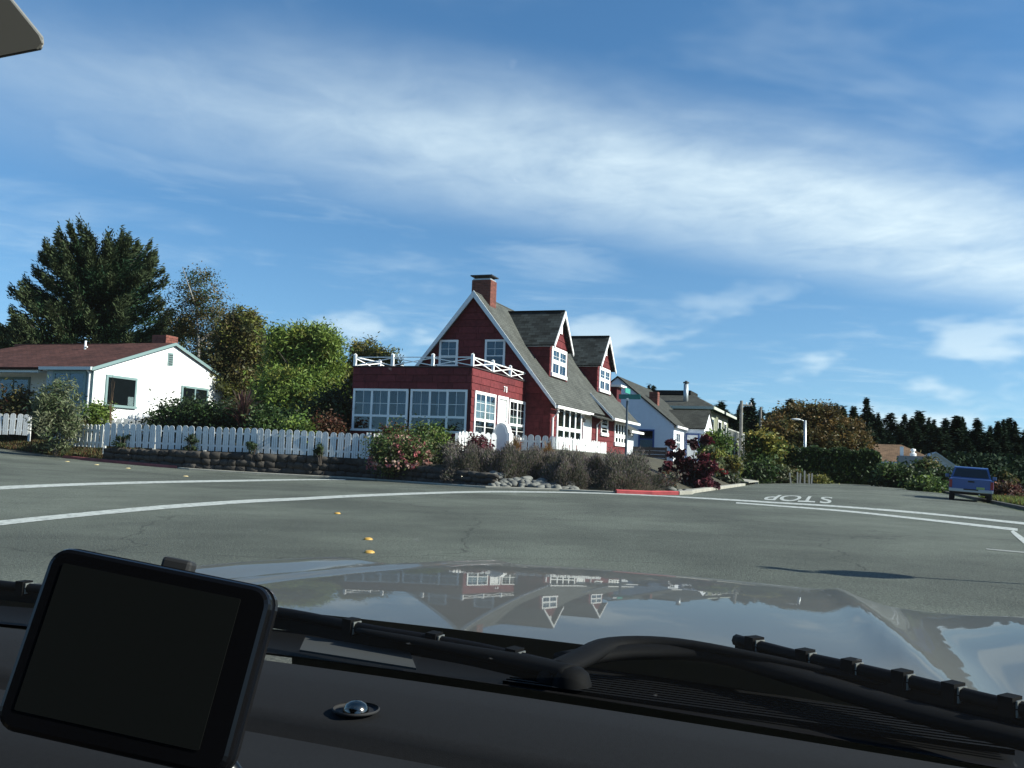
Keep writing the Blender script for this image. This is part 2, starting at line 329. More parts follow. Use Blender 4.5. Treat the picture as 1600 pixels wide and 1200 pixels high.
#          outline type per segment: 1 retaining wall, 0 sloping bank
SEGW = [0, 0, 0, 0.2, 1, 1, 1, 0.55, 0.2, 0, 0, 0, 0, 0, 0, 0]
def edge_dist(X, Y):
    best = np.full(X.shape, 1e9); sgn = np.ones(X.shape); wl = np.zeros(X.shape)
    for (a, b, w) in zip(EDGE[:-1], EDGE[1:], SEGW):
        dx, dy = b[0] - a[0], b[1] - a[1]; t = np.clip(((X - a[0]) * dx + (Y - a[1]) * dy) / (dx * dx + dy * dy), 0, 1)
        ex, ey = X - a[0] - t * dx, Y - a[1] - t * dy; d = np.hypot(ex, ey); side = np.sign(dx * (Y - a[1]) - dy * (X - a[0])); side[side == 0] = 1
        up = d < best - 1e-9; best = np.where(up, d, best); sgn = np.where(up, side, sgn); wl = np.where(up, w, wl)
    return best * sgn, wl
def yard_z(X, Y):
    d, w = edge_dist(X, Y); base = road_z(X, Y)
    lat, dep = lat_of(X, Y), dep_of(X, Y)
    inner = 0.75 * sstep(d, 1.5, 8) + 0.75 * sstep(-X, 12, 20) * sstep(d, 2, 8) - 0.35 * sstep(dep, 22, 34) * sstep(lat, -6, 2)
    wall = -0.25 + 1.02 * sstep(d, 0.14, 0.42) - np.minimum(base, 0.5) * sstep(d, 0.1, 0.4) * 0.9
    bank = -0.06 + 1.00 * sstep(d, -0.2, 3.6)
    return base + np.where(d < -0.6, -0.5, w * wall + (1 - w) * bank + inner)
sheet('yard_ground', np.arange(-62, 40, 0.3), np.arange(33, 112, 0.3), yard_z, SOIL, keep=lambda X, Y: edge_dist(X, Y)[0] > -0.5)
def yz(x, y): return float(yard_z(np.array([[float(x)]]), np.array([[float(y)]]))[0, 0])
# verge on the right of the side street
def verge_z(X, Y):
    lat = lat_of(X, Y); return road_z(X, Y) + 0.10 * sstep(lat, 21.25, 21.5) - 0.9 * sstep(lat, 23.8, 36)
sheet('grass_verge', np.arange(8, 72, 0.5), np.arange(14, 120, 0.5), verge_z, LAWN, keep=lambda X, Y: lat_of(X, Y) > 21.3)

def ribbon(name, pts, w, m, h=0.004, kind='structure', closed=False):
    mb = MB(); P = [Vector((p[0], p[1], 0)) for p in pts]; fine = []
    for a, b in zip(P[:-1], P[1:]):
        n = max(1, int((b - a).length / 0.5)); fine += [a.lerp(b, i / n) for i in range(n)]
    fine.append(P[-1]); vs = []; n = len(fine)
    for i, p in enumerate(fine):
        d = (fine[min(i + 1, n - 1)] - fine[max(i - 1, 0)]).normalized(); s = Vector((-d.y, d.x, 0))
        ww = w if not callable(w) else w(i / (n - 1))
        for k in (-1, 1):
            q = p + s * k * ww / 2; vs.append((q.x, q.y, rz(q.x, q.y) + h))
    mb.add(vs, [(2 * i, 2 * i + 1, 2 * i + 3, 2 * i + 2) for i in range(n - 1)])
    o = mb.build(name, m); o['kind'] = kind; return o
def smooth(pts, n=6):
    P = [Vector(p) for p in pts]; out = []
    for i in range(len(P) - 1):
        p0, p1, p2, p3 = P[max(i - 1, 0)], P[i], P[i + 1], P[min(i + 2, len(P) - 1)]
        for k in range(n):
            t = k / n; out.append(0.5 * ((2 * p1) + (p2 - p0) * t + (2 * p0 - 5 * p1 + 4 * p2 - p3) * t * t + (3 * p1 - p0 - 3 * p2 + p3) * t ** 3))
    out.append(P[-1]); return out
def band(name, top, bot, m, h=0.006):
    """painted strip between two edges given as picture points on the road"""
    A = smooth([gp(*p) for p in top]); B = smooth([gp(*p) for p in bot]); mb = MB()
    vs = []
    for a, b in zip(A, B): vs += [(a.x, a.y, rz(a.x, a.y) + h), (b.x, b.y, rz(b.x, b.y) + h)]
    mb.add(vs, [(2 * i, 2 * i + 1, 2 * i + 3, 2 * i + 2) for i in range(len(A) - 1)])
    o = mb.build(name, m); o['kind'] = 'structure'; return o
band('white_road_line', [(-60, 822), (0, 814.0), (130, 801), (260, 789.5), (380, 781.5), (470, 777.5), (560, 773.0), (660, 769.5), (760, 767.3), (860, 768.2), (930, 769.8)],
     [(-60, 830.5), (0, 821.5), (130, 807.5), (260, 795.5), (380, 786.5), (470, 781.8), (560, 776.8), (660, 772.6), (760, 769.8), (860, 770.2), (930, 771.5)], PAINT)
band('white_road_line', [(-60, 765), (0, 760), (130, 755.0), (260, 751.7), (380, 749.8), (470, 748.9), (540, 749.0)],
     [(-60, 771), (0, 765.2), (130, 758.8), (260, 754.9), (380, 752.6), (470, 750.6), (540, 750.3)], PAINT)
band('limit_line', [(930, 769.8), (1010, 773), (1085, 777.0), (1200, 783.6), (1320, 791), (1450, 801.5), (1600, 816.5), (1660, 823)],
     [(930, 771.5), (1010, 774.8), (1085, 779.0), (1200, 786.0), (1320, 793.5), (1450, 804.2), (1600, 820), (1660, 827)], PAINT)
band('limit_line', [(1150, 785), (1200, 788.5), (1320, 797.5), (1450, 811.0), (1590, 826)], [(1150, 786.8), (1200, 790.5), (1320, 800), (1450, 814), (1590, 830)], PAINT)
band('turn_line', [(1583, 829), (1592, 835), (1606, 845)], [(1579, 831), (1586, 838), (1600, 850)], PAINT)
band('worn_road_line', [(1540, 857.5), (1570, 860), (1606, 863)], [(1542, 859), (1570, 862), (1606, 865)], mat('worn_paint', (0.2, 0.21, 0.19), 0.8, var=0.3, vscale=9))
def lettering():
    p0, p1 = gp(1195, 776.3), gp(1305, 781.6)                # the foot-to-head reading is from the far side
    for i, ch in enumerate('POTS'):
        cu = bpy.data.curves.new('letter', 'FONT'); cu.body = ch; cu.size = 1.0; cu.align_x = 'CENTER'; cu.offset = 0.012
        t = bpy.data.objects.new('letter_tmp', cu); COL.objects.link(t)
        dg = bpy.context.evaluated_depsgraph_get(); me = bpy.data.meshes.new_from_object(t.evaluated_get(dg)); bpy.data.objects.remove(t)
        c = p0.lerp(p1, (i + 0.5) / 4); o = link('stop_letter', me, PAINT); o['kind'] = 'structure'
        bm = bmesh.new(); bm.from_mesh(me); bmesh.ops.triangulate(bm, faces=bm.faces)
        for _ in range(2): bmesh.ops.subdivide_edges(bm, edges=[e for e in bm.edges if e.calc_length() > 0.06], cuts=2)
        bmesh.ops.triangulate(bm, faces=bm.faces); bm.to_mesh(me); bm.free()
        for v in me.vertices:
            u, w = -v.co.x * 0.9, -(v.co.y - 0.35) * 5.2     # letters turned half round, drawn long along the lane
            q = c + GX * u + GY * w; v.co = (q.x, q.y, rz(q.x, q.y) + 0.006)
        me.update()
lettering()
for i, (px, py, lab) in enumerate([(527, 803, 'yellow round road marker between the white lines and the bonnet, farthest of three'), (575, 843.5, 'middle one of three yellow road markers in front of the bonnet'), (577, 864, 'yellow road marker nearest the bonnet edge'),
        (105, 721.5, 'pale yellow road marker by the red kerb, leftmost of four'), (151, 726.5, 'second pale yellow road marker from the left along the kerb'), (200, 732, 'third pale yellow road marker from the left along the kerb'), (290, 744.5, 'pale yellow road marker nearest the stone wall, rightmost of four')]):
    p = gp(px, py); r = 0.062 if i < 3 else 0.10
    mb = MB(); mb.lathe([(0.001, 0.028), (r * 0.55, 0.026), (r * 0.9, 0.014), (r, 0.0)], n=14)
    o = mb.build('road_marker', mat('marker_yellow', (0.42, 0.25, 0.05), 0.5) if i < 3 else mat('marker_pale', (0.5, 0.4, 0.2), 0.5), smooth=True); o.location = (p.x, p.y, rz(p.x, p.y) + 0.003)
    tag(o, lab, 'road marker', 'raised yellow road markers')

# kerbs
def kerb(name, pts, m, w=0.18, h=0.13):
    mb = MB(); P = [Vector((p[0], p[1], 0)) for p in pts]; fine = []
    for a, b in zip(P[:-1], P[1:]):
        n = max(1, int((b - a).length / 0.8)); fine += [a.lerp(b, i / n) for i in range(n)]
    fine.append(P[-1]); n = len(fine); prof = [(-w / 2, -0.2), (-w / 2, h - 0.02), (-w / 2 + 0.02, h), (w / 2, h), (w / 2, -0.2)]; k = len(prof); vs = []
    for i, p in enumerate(fine):
        d = (fine[min(i + 1, n - 1)] - fine[max(i - 1, 0)]).normalized(); s = Vector((-d.y, d.x, 0))
        for (o, z) in prof:
            q = p + s * o; vs.append((q.x, q.y, rz(p.x, p.y) + z))
    fs = [(i * k + j, i * k + j + 1, (i + 1) * k + j + 1, (i + 1) * k + j) for i in range(n - 1) for j in range(k - 1)] + [tuple(range(k)), tuple(range((n - 1) * k, n * k))]
    mb.add(vs, fs); o = mb.build(name, m); o['kind'] = 'structure'; return o
kerb('red_kerb', [EDGE[3], EDGE[4], tuple(Vector(EDGE[4]).lerp(Vector(EDGE[5]), 0.85))], mat('dull_red_kerb', (0.22, 0.06, 0.06), 0.8, var=0.3, vscale=2))
off = lambda p, d=(0.0, -0.22): (p[0] + d[0], p[1] + d[1])
kerb('kerb', [tuple(Vector(EDGE[4]).lerp(Vector(EDGE[5]), 0.86)), off(EDGE[5]), off(EDGE[6], (-0.15, -0.2)), off(EDGE[7], (-0.2, -0.2)), off(EDGE[8], (-0.1, -0.3)), off(EDGE[9], (0, -0.3)), (3.9, 33.95)], CONC, 0.16, 0.07)
kerb('red_kerb', [(3.95, 33.93), (5.2, 33.9), (6.15, 34.0)], REDK, 0.62, 0.13)
kerb('kerb', [(6.16, 34.0), (6.7, 34.5), EDGE[13], EDGE[14]], CONC, 0.3, 0.14)
q1, q2 = grid(9.65, 34.5), grid(9.65, 75)
kerb('kerb', [EDGE[15], (q1.x, q1.y), (q2.x, q2.y)], CONC, 0.25, 0.12)
q1, q2 = grid(21.3, -16), grid(21.3, 60)
kerb('kerb', [(q1.x, q1.y), (q2.x, q2.y)], mat('dark_kerb', (0.05, 0.05, 0.045), 0.9, var=0.3), 0.2, 0.13)
# driveway apron by the blue-trimmed house
mb = MB(); D = [grid(9.85, 21.5), grid(9.85, 28.5), grid(5.5, 28.0), grid(5.5, 22.5)]
mb.prism([(p.x, p.y, rz(p.x, p.y) + 0.02 + (0.6 if i > 1 else 0.13)) for i, p in enumerate(D)], (0, 0, 0.06)); tag(mb.build('driveway', CONC), kind='structure')

# ------------------------------------------------------------------ stones
def rock_mesh(seed, round_=0.6, jit=0.10):
    rr = random.Random(seed); bm = bmesh.new(); bmesh.ops.create_cube(bm, size=1.0); bmesh.ops.subdivide_edges(bm, edges=bm.edges, cuts=1, use_grid_fill=True)
    for v in bm.verts:
        n = v.co.normalized() * 0.56; v.co = v.co.lerp(n, round_) + Vector([rr.uniform(-jit, jit) for _ in range(3)])
    me = bpy.data.meshes.new('stone'); bm.to_mesh(me); bm.free(); me.polygons.foreach_set('use_smooth', [True] * len(me.polygons)); return me
STONE = mat('wall_stone', (0.036, 0.031, 0.026), 0.9, var=0.3, vscale=3, rand=0.35, bump=0.5, bscale=9)
COBBLE = mat('grey_cobble', (0.13, 0.132, 0.12), 0.85, var=0.2, vscale=3, rand=0.3, bump=0.3, bscale=9)
WST = [rock_mesh(i, 0.45, 0.07) for i in range(6)]; CST = [rock_mesh(20 + i, 0.85, 0.09) for i in range(6)]
for me in WST: me.materials.append(STONE)
for me in CST: me.materials.append(COBBLE)
def stone_wall():
    root = empty('stone_wall', (EDGE[5][0], EDGE[5][1], 0))
    tag(root, 'dark rough stone retaining wall under the long white picket fence', 'wall')
    path = [Vector((*p, 0)) for p in EDGE[4:9]]; core = MB(); rr = random.Random(3)
    tot = sum((b - a).length for a, b in zip(path[:-1], path[1:])); s0 = 0
    for a, b in zip(path[:-1], path[1:]):
        d = (b - a); ln = d.length; d.normalize(); nrm = Vector((d.y, -d.x, 0)); yaw = math.atan2(d.y, d.x); mid = a.lerp(b, 0.5)
        za, zb = rz(a.x, a.y), rz(b.x, b.y)
        def top(t):
            f = (s0 + t * ln) / tot
            return 0.90 if f < 0.60 else 0.90 - 0.38 * min(1, (f - 0.60) / 0.40)
        ins = -nrm * 0.16
        core.prism([a + ins + Vector((0, 0, za - 0.2)), b + ins + Vector((0, 0, zb - 0.2)), b + ins + Vector((0, 0, top(1) - 0.06)), a + ins + Vector((0, 0, top(0) - 0.06))], -nrm * 0.26)
        x = 0.0; rows = 3
        for r in range(rows):
            x = rr.uniform(-0.1, 0.0)
            while x < ln:
                w = rr.uniform(0.30, 0.62); t = min(max((x + w / 2) / ln, 0), 1); p = a.lerp(b, t); z0 = za + (zb - za) * t - 0.03; hh = (top(t) - z0) / rows
                o = link('stone', WST[rr.randrange(6)], None, root)
                o.location = p - root.location - nrm * (0.13 + rr.uniform(-0.03, 0.03)) + Vector((0, 0, z0 + hh * (r + 0.5) + rr.uniform(-0.02, 0.02)))
                o.scale = (w * 1.06, 0.34 + rr.uniform(-0.05, 0.05), hh * rr.uniform(0.95, 1.15)); o.rotation_euler = (rr.uniform(-0.08, 0.08), rr.uniform(-0.08, 0.08), yaw + rr.choice((0, math.pi)) + rr.uniform(-0.06, 0.06))
                x += w
        s0 += ln
    core.v = [tuple(Vector(v) - root.location) for v in core.v]
    core.build('wall_core', mat('wall_core_mortar', (0.07, 0.06, 0.05), 0.95), root)  # one even mortar tone filling gaps between the stones
stone_wall()
def cobble_bank():
    rr = random.Random(11); root = tag(empty('cobble_bank', (0.6, 34.9, 0)), kind='structure')
    cand = []
    for i in range(95):
        t = rr.random(); x = -0.75 + 3.2 * t + rr.uniform(-0.1, 0.1); dy = rr.uniform(-0.1, 1.25 * (1 - 0.55 * t)); y = 34.55 + dy + (0.15 * t)
        z = yz(x, y); zz = max(0.03, 0.06 + dy * 0.42 * (1 - 0.35 * t)); s = rr.uniform(0.17, 0.36)
        o = link('cobble', CST[rr.randrange(6)], None, root); o.location = (x - 0.6, y - 34.9, zz)
        o.scale = (s * rr.uniform(1.1, 1.5), s, s * rr.uniform(0.55, 0.8)); o.rotation_euler = (rr.uniform(-.5, .5), rr.uniform(-.5, .5), rr.uniform(0, 6.3))
cobble_bank()
for i, (px, py, s, lab) in enumerate([(1048, 766, 0.30, 'pale boulder at the left foot of the red kerb bank'), (1062, 768, 0.24, 'small pale rock beside the red kerb end'), (1073, 765, 0.34, 'light grey rock under the dark red shrub')]):
    p = at(px, py, 35.6 + i * 0.5); o = link('rock', CST[i], None); o.location = (p.x, p.y, yz(p.x, p.y) + 0.08); o.scale = (s * 1.3, s, s * 0.7); o.rotation_euler = (0, 0, i); tag(o, lab, 'rock', 'rocks by the corner kerb')

# ------------------------------------------------------------------ house kit
def front(y0): return lambda u, z, d: (u, y0 - d, z)           # wall facing the main road
def right(x0): return lambda u, z, d: (x0 + d, u, z)           # wall facing the side street
def left(x0): return lambda u, z, d: (x0 - d, u, z)
def mbox(mb, mp, u0, u1, z0, z1, d0, d1):
    return mb.add([mp(u, z, d) for u in (u0, u1) for z in (z0, z1) for d in (d0, d1)], [(0, 1, 3, 2), (4, 6, 7, 5), (0, 4, 5, 1), (2, 3, 7, 6), (0, 2, 6, 4), (1, 5, 7, 3)])
def window(par, mp, u0, u1, z0, z1, cols=(1,), rows=(1,), trim=0.13, bar=0.06, grids=None, inner=None, fm=None, sill=True, gm=None, cz=None, off=0.0):
    """u0..z1 outer edges of the trim; cols / rows relative sizes of the panes (rows from the bottom); grids {(col,row):(nx,ny)} thin glazing bars"""
    fm = fm or TRIM; mb = MB(); o_ = off
    mbox(mb, mp, u0, u1, z1 - trim, z1, o_, o_ + 0.085); mbox(mb, mp, u0, u0 + trim, z0 + trim, z1 - trim, o_, o_ + 0.08); mbox(mb, mp, u1 - trim, u1, z0 + trim, z1 - trim, o_, o_ + 0.08)
    if sill: mbox(mb, mp, u0 - 0.04, u1 + 0.04, z0, z0 + trim, o_, o_ + 0.13)
    else: mbox(mb, mp, u0, u1, z0, z0 + trim, o_, o_ + 0.08)
    a0, a1, b0, b1 = u0 + trim, u1 - trim, z0 + trim, z1 - trim
    tu, tz = sum(cols), sum(rows); us = [a0 + (a1 - a0) * sum(cols[:i]) / tu for i in range(len(cols) + 1)]; zs = [b0 + (b1 - b0) * sum(rows[:i]) / tz for i in range(len(rows) + 1)]
    for u in us[1:-1]: mbox(mb, mp, u - bar / 2, u + bar / 2, b0, b1, o_ + 0.03, o_ + 0.073)
    for z in zs[1:-1]: mbox(mb, mp, a0, a1, z - bar / 2, z + bar / 2, o_ + 0.03, o_ + 0.069)
    grids = grids or {}
    for i in range(len(cols)):
        for j in range(len(rows)):
            g = grids.get((i, j)) or grids.get('all%d' % j)
            if g:
                for k in range(1, g[0]): u = us[i] + (us[i + 1] - us[i]) * k / g[0]; mbox(mb, mp, u - 0.009, u + 0.009, zs[j], zs[j + 1], o_ + 0.035, o_ + 0.060)
                for k in range(1, g[1]): z = zs[j] + (zs[j + 1] - zs[j]) * k / g[1]; mbox(mb, mp, us[i], us[i + 1], z - 0.009, z + 0.009, o_ + 0.035, o_ + 0.057)
    w = mb.build('window', fm, par)
    for i in range(len(cols)):
        for j in range(len(rows)):
            p = MB(); mbox(p, mp, us[i] + 0.005, us[i + 1] - 0.005, zs[j] + 0.005, zs[j + 1] - 0.005, o_ + 0.044, o_ + 0.050); p.build('pane', gm or GLASS, w)
    if inner:
        c = MB(); c0, c1 = cz or (0, 1); mbox(c, mp, a0, a1, b0, b1, o_ + 0.027, o_ + 0.029); c.build('dark_room_panel', DARK, w)  # flat near-black sheet standing for the unlit room
        if inner is not DARK:
            c = MB(); n = max(4, int((a1 - a0) / 0.12)); vs = []
            for k in range(n + 1):
                u = a0 + (a1 - a0) * k / n
                for z in (b0 + (b1 - b0) * c0, b0 + (b1 - b0) * c1): vs.append(mp(u, z, o_ + 0.034 + 0.004 * (k % 2)))
            c.add(vs, [(2 * k, 2 * k + 1, 2 * k + 3, 2 * k + 2) for k in range(n)]); c.build('curtain', inner, w)
    return w
def clip(poly, f):
    out = []
    for i, p in enumerate(poly):
        q = poly[(i + 1) % len(poly)]; a, b = f(p), f(q)
        if a >= 0: out.append(p)
        if (a >= 0) != (b >= 0): t = a / (a - b); out.append((p[0] + (q[0] - p[0]) * t, p[1] + (q[1] - p[1]) * t))
    return out
def shingles(wall, mp, poly, holes=(), course=0.36, seed=1, wr=(0.65, 1.25), m=None):
    """lapped siding shakes: one object each, butt edge standing proud of the course below"""
    rr = random.Random(seed); us = [p[0] for p in poly]; zs = [p[1] for p in poly]
    area = sum(poly[i][0] * poly[(i + 1) % len(poly)][1] - poly[(i + 1) % len(poly)][0] * poly[i][1] for i in range(len(poly))); s = 1 if area > 0 else -1
    z = min(zs)
    while z < max(zs) - 0.02:
        u = min(us) - rr.uniform(0, 0.6)
        while u < max(us):
            w = rr.uniform(*wr); a, b = u + 0.009, u + w - 0.009; u += w; zt = z + course - 0.016; zb = z + rr.uniform(-0.010, 0.006)
            if any(h[0] <= a and b <= h[1] and h[2] <= z and zt <= h[3] for h in holes): continue
            pg = [(a, zb), (b, zb), (b, zt), (a, zt)]
            for i in range(len(poly)):
                p, q = poly[i], poly[(i + 1) % len(poly)]
                pg = clip(pg, lambda t: s * ((q[0] - p[0]) * (t[1] - p[1]) - (q[1] - p[1]) * (t[0] - p[0])))
                if len(pg) < 3: break
            if len(pg) < 3: continue
            mb = MB(); n = len(pg); dd = lambda t: 0.034 - 0.028 * min(1, max(0, (t[1] - z) / course))
            mb.add([mp(t[0], t[1], 0.0005) for t in pg] + [mp(t[0], t[1], dd(t)) for t in pg], [tuple(range(n)), tuple(range(n, 2 * n))] + [(i, (i + 1) % n, n + (i + 1) % n, n + i) for i in range(n)])
            mb.build('shingle', m or REDS, wall)
        z += course
def slab(name, c, th, m, par):
    """roof slab: c = eave-left, eave-right, ridge-right, ridge-left (top face), UVs in metres"""
    c = [Vector(p) for p in c]; n = (c[1] - c[0]).cross(c[3] - c[0]).normalized()
    if n.z < 0: n = -n
    mb = MB(); mb.v = [tuple(p) for p in c] + [tuple(p - n * th) for p in c]
    mb.f = [(0, 1, 2, 3), (7, 6, 5, 4)] + [(i, 4 + i, 4 + (i + 1) % 4, (i + 1) % 4) for i in range(4)]
    me = bpy.data.meshes.new(name); me.from_pydata(mb.v, [], mb.f); uv = me.uv_layers.new(name='UVMap'); e = (c[1] - c[0]).normalized(); s = n.cross(e)
    for p in me.polygons:
        for li in p.loop_indices:
            co = Vector(mb.v[me.loops[li].vertex_index]) - c[0]; uv.data[li].uv = (co.dot(e), co.dot(s))
    me.update(); return link(name, me, m, par)
def brick_stack(par, x0, x1, y0, y1, z0, z1, rows, name='chimney'):
    mb = MB(); mb.box(x0 + 0.02, x1 - 0.02, y0 + 0.02, y1 - 0.02, z0, z1); ch = mb.build(name, MORTAR, par)
    h = (z1 - z0) / rows; rr = random.Random(int(x0 * 10) + 5)
    for r in range(rows):
        za, zb = z0 + r * h + 0.008, z0 + (r + 1) * h - 0.008
        for (mp, a, b) in ((front(y0 + 0.02), x0, x1), (right(x1 - 0.02), y0, y1)):
            n = max(2, int((b - a) / 0.3)); w = (b - a) / n; o = (r % 2) * w * 0.5
            for k in range(n + (r % 2)):
                u0, u1 = max(a, a + k * w - o), min(b, a + (k + 1) * w - o)
                if u1 - u0 < 0.05: continue
                m2 = MB(); mbox(m2, mp, u0 + 0.006, u1 - 0.006, za, zb, 0, 0.022); m2.build('brick', BRICK, ch)
    return ch

# ------------------------------------------------------------------ the red house
def red_house():
    H = empty('red_house', (HC.x, HC.y, 0), GROT); tag(H, 'dark red shingled gabled house with white trim, two dormers and a flat-roofed sun room', 'house')
    B = 1.0                                                # foot of the walls, below the planting
    # --- sun room
    mb = MB(); mb.box(-5.92, 0, 0, 7.2, 4.06, 5.05); mb.box(-5.92, 0, 0.0, 0.12, B, 2.12); mb.box(-0.12, 0, 0.12, 7.2, B, 2.08); mb.box(-5.92, -5.8, 0.12, 7.2, B, 4.06)
    mb.box(-0.17, 0, 0, 0.14, 2.12, 4.06); mb.box(-5.92, -5.86, 0, 0.12, 2.12, 4.06); mb.box(-0.12, 0, 0.14, 0.36, 2.08, 4.06); mb.box(-0.12, 0, 2.95, 3.20, 2.08, 4.06); mb.box(-0.12, 0, 4.63, 4.80, 2.08, 4.06)
    mb.box(-5.8, -0.12, 0.12, 7.2, B, 1.7)
    sw = mb.build('sun_room_wall', REDW, H)
    shingles(sw, front(0), [(-5.92, 4.06), (0.0, 4.06), (0.0, 5.03), (-5.92, 5.03)], course=0.325, seed=2)
    shingles(sw, right(0), [(0.0, 4.06), (7.2, 4.06), (7.2, 5.03), (0.0, 5.03)], course=0.325, seed=3, wr=(0.7, 1.5))
    shingles(sw, front(0), [(-5.92, 1.35), (0.0, 1.35), (0.0, 2.10), (-5.92, 2.10)], course=0.375, seed=4, wr=(1.0, 1.6))
    for (a, b, sd) in ((0.0, 0.36, 5), (2.95, 3.2, 6), (4.63, 4.8, 7)): shingles(sw, right(0), [(a, 2.0), (b, 2.0), (b, 4.06), (a, 4.06)], course=0.345, seed=sd, wr=(0.4, 0.5))
    mb = MB(); mb.box(-6.0, 0.06, -0.06, 7.2, 5.05, 5.10); mb.build('parapet_cap', mat('cap_dark', (0.05, 0.03, 0.03), 0.7), sw)
    mb = MB(); mb.box(-5.8, -0.14, 0.6, 7.1, 1.72, 1.75); mb.build('floor', mat('floor_wood', (0.12, 0.09, 0.06), 0.6), sw)
    # glazing in the openings: six sashes in front
    xs = [-5.86, -4.90, -3.98, -3.06]; xs2 = [-2.94, -2.0, -1.09, -0.17]
    for g in (xs, xs2):
        window(H, front(0), g[0], g[3], 2.12, 4.06, cols=(1, 1, 1), rows=(0.42, 0.78), trim=0.10, bar=0.10, grids={'all1': (2, 2)}, off=-0.06, sill=True)
    mb = MB()
    for k, (u, w, c0) in enumerate([(-5.2, 0.5, 2.95), (-4.5, 0.7, 2.9), (-3.5, 0.6, 2.95), (-2.5, 0.8, 2.85), (-1.5, 0.6, 2.9), (-0.6, 0.6, 2.9)]):
        n = 12
        for i in range(n):
            a, b = u - w / 2 + w * i / n, u - w / 2 + w * (i + 1) / n
            mb.add([(a, 0.32 + 0.03 * (i % 2), c0), (b, 0.32 + 0.03 * ((i + 1) % 2), c0), (b, 0.32 + 0.03 * ((i + 1) % 2), 4.0), (a, 0.32 + 0.03 * (i % 2), 4.0)], [(0, 1, 2, 3)])
    mb.build('curtain', mat('sheer_curtain', (0.13, 0.19, 0.29), 0.9), H)  # curtain colour carries the blue of sky mirrored in the panes
    mb = MB(); mb.box(-5.8, -0.12, 3.2, 3.3, 1.72, 4.05); mb.build('inner_wall', mat('inner_wall', (0.03, 0.035, 0.04), 0.9), H)
    window(H, right(0), 0.36, 2.95, 2.05, 4.06, cols=(1, 1), rows=(0.62, 1.15), trim=0.13, bar=0.12, grids={'all1': (2, 3), 'all0': (1, 2)}, inner=CURT, cz=(0.38, 0.85), off=-0.02)
    window(H, right(0), 4.80, 7.2, 2.05, 4.02, cols=(1, 1), rows=(0.62, 1.15), trim=0.13, bar=0.12, grids={'all1': (2, 3), 'all0': (1, 2)}, inner=BLIND, cz=(0.25, 0.62), off=-0.02)
    mb = MB(); mp = right(0); mbox(mb, mp, 3.20, 3.36, 1.6, 4.06, -0.02, 0.07); mbox(mb, mp, 4.47, 4.63, 1.6, 4.06, -0.02, 0.07); mbox(mb, mp, 3.36, 4.47, 3.92, 4.06, -0.02, 0.07); dr = mb.build('door_frame', TRIM, H)
    mb = MB(); mbox(mb, mp, 3.36, 4.47, 1.62, 3.92, -0.04, 0.0)
    for (a, b, c, d) in ((3.5, 3.86, 1.8, 2.6), (3.97, 4.33, 1.8, 2.6), (3.5, 3.86, 2.75, 3.75), (3.97, 4.33, 2.75, 3.75)): mbox(mb, mp, a, b, c, d, 0.0, 0.014)
    dr = mb.build('door', TRIM, H); mb = MB(); mb.lathe([(0.0, 0.0), (0.04, 0.005), (0.015, 0.03), (0.045, 0.06), (0.0, 0.085)], (0.0, 4.38, 2.62), 12, 'x'); mb.build('handle', mat('dark_bronze', (0.03, 0.025, 0.02), 0.4, metal=0.6), dr)
    mb = MB(); mb.lathe([(0.0, 0.0), (0.035, 0.004), (0.03, 0.02), (0.0, 0.024)], (0.0, 4.38, 2.9), 12, 'x'); mb.build('deadbolt', mat('dark_bronze', ()), dr)
    for i, ch in enumerate('78'):
        cu = bpy.data.curves.new('digit', 'FONT'); cu.body = ch; cu.size = 0.42; cu.extrude = 0.012; t = bpy.data.objects.new('tmp', cu); COL.objects.link(t)
        me = bpy.data.meshes.new_from_object(t.evaluated_get(bpy.context.evaluated_depsgraph_get())); bpy.data.objects.remove(t)
        o = link('house_number', me, WHITE, H); o.rotation_euler = (R(90), 0, R(90)); o.location = (0.045, 3.92 + i * 0.30, 4.28)
    # --- roof-deck railing
    rail = MB(); posts = [(-5.86, 0.0), (-3.93, 0.0), (-1.92, 0.0), (0.0, 0.0), (0.0, 2.5), (0.0, 4.87), (0.0, 7.05), (-5.86, 2.4), (-5.86, 4.8)]
    rail.bar((-5.86, 0, 5.50), (0, 0, 5.50), 0.035, 0.04); rail.bar((0, 0, 5.50), (0, 7.1, 5.50), 0.05, 0.05); rail.bar((-5.86, 0, 5.52), (-5.86, 7.1, 5.52), 0.035, 0.04)
    ro = rail.build('deck_railing', TRIM, H)
    for (x, y) in posts[:6] + posts[7:]:
        p = MB(); p.box(x - 0.06, x + 0.06, y - 0.06, y + 0.06, 5.10, 5.62); p.add([(x - .07, y - .07, 5.62), (x + .07, y - .07, 5.62), (x + .07, y + .07, 5.62), (x - .07, y + .07, 5.62), (x, y, 5.68)], [(0, 1, 2, 3), (0, 1, 4), (1, 2, 4), (2, 3, 4), (3, 0, 4)]); p.build('post', TRIM, ro)
    segs = [(posts[i], posts[i + 1]) for i in range(6)] + [((-5.86, 0.0), (-5.86, 2.4)), ((-5.86, 2.4), (-5.86, 4.8))]
    for (a, b) in segs:
        for (za, zb, o) in ((5.13, 5.47, 0.012), (5.47, 5.13, -0.012)):
            p = MB(); dx, dy = (0, o) if a[1] == b[1] else (o, 0); p.bar((a[0] + dx, a[1] + dy, za), (b[0] + dx, b[1] + dy, zb), 0.02, 0.04); p.build('cross_brace', TRIM, ro)
    # --- main block
    XR, XL, PX, PZ = 1.4, -7.3, -2.95, 9.80
    SL = 1.245; rf = lambda x: PZ - SL * abs(x - PX)
    YE = 24.6
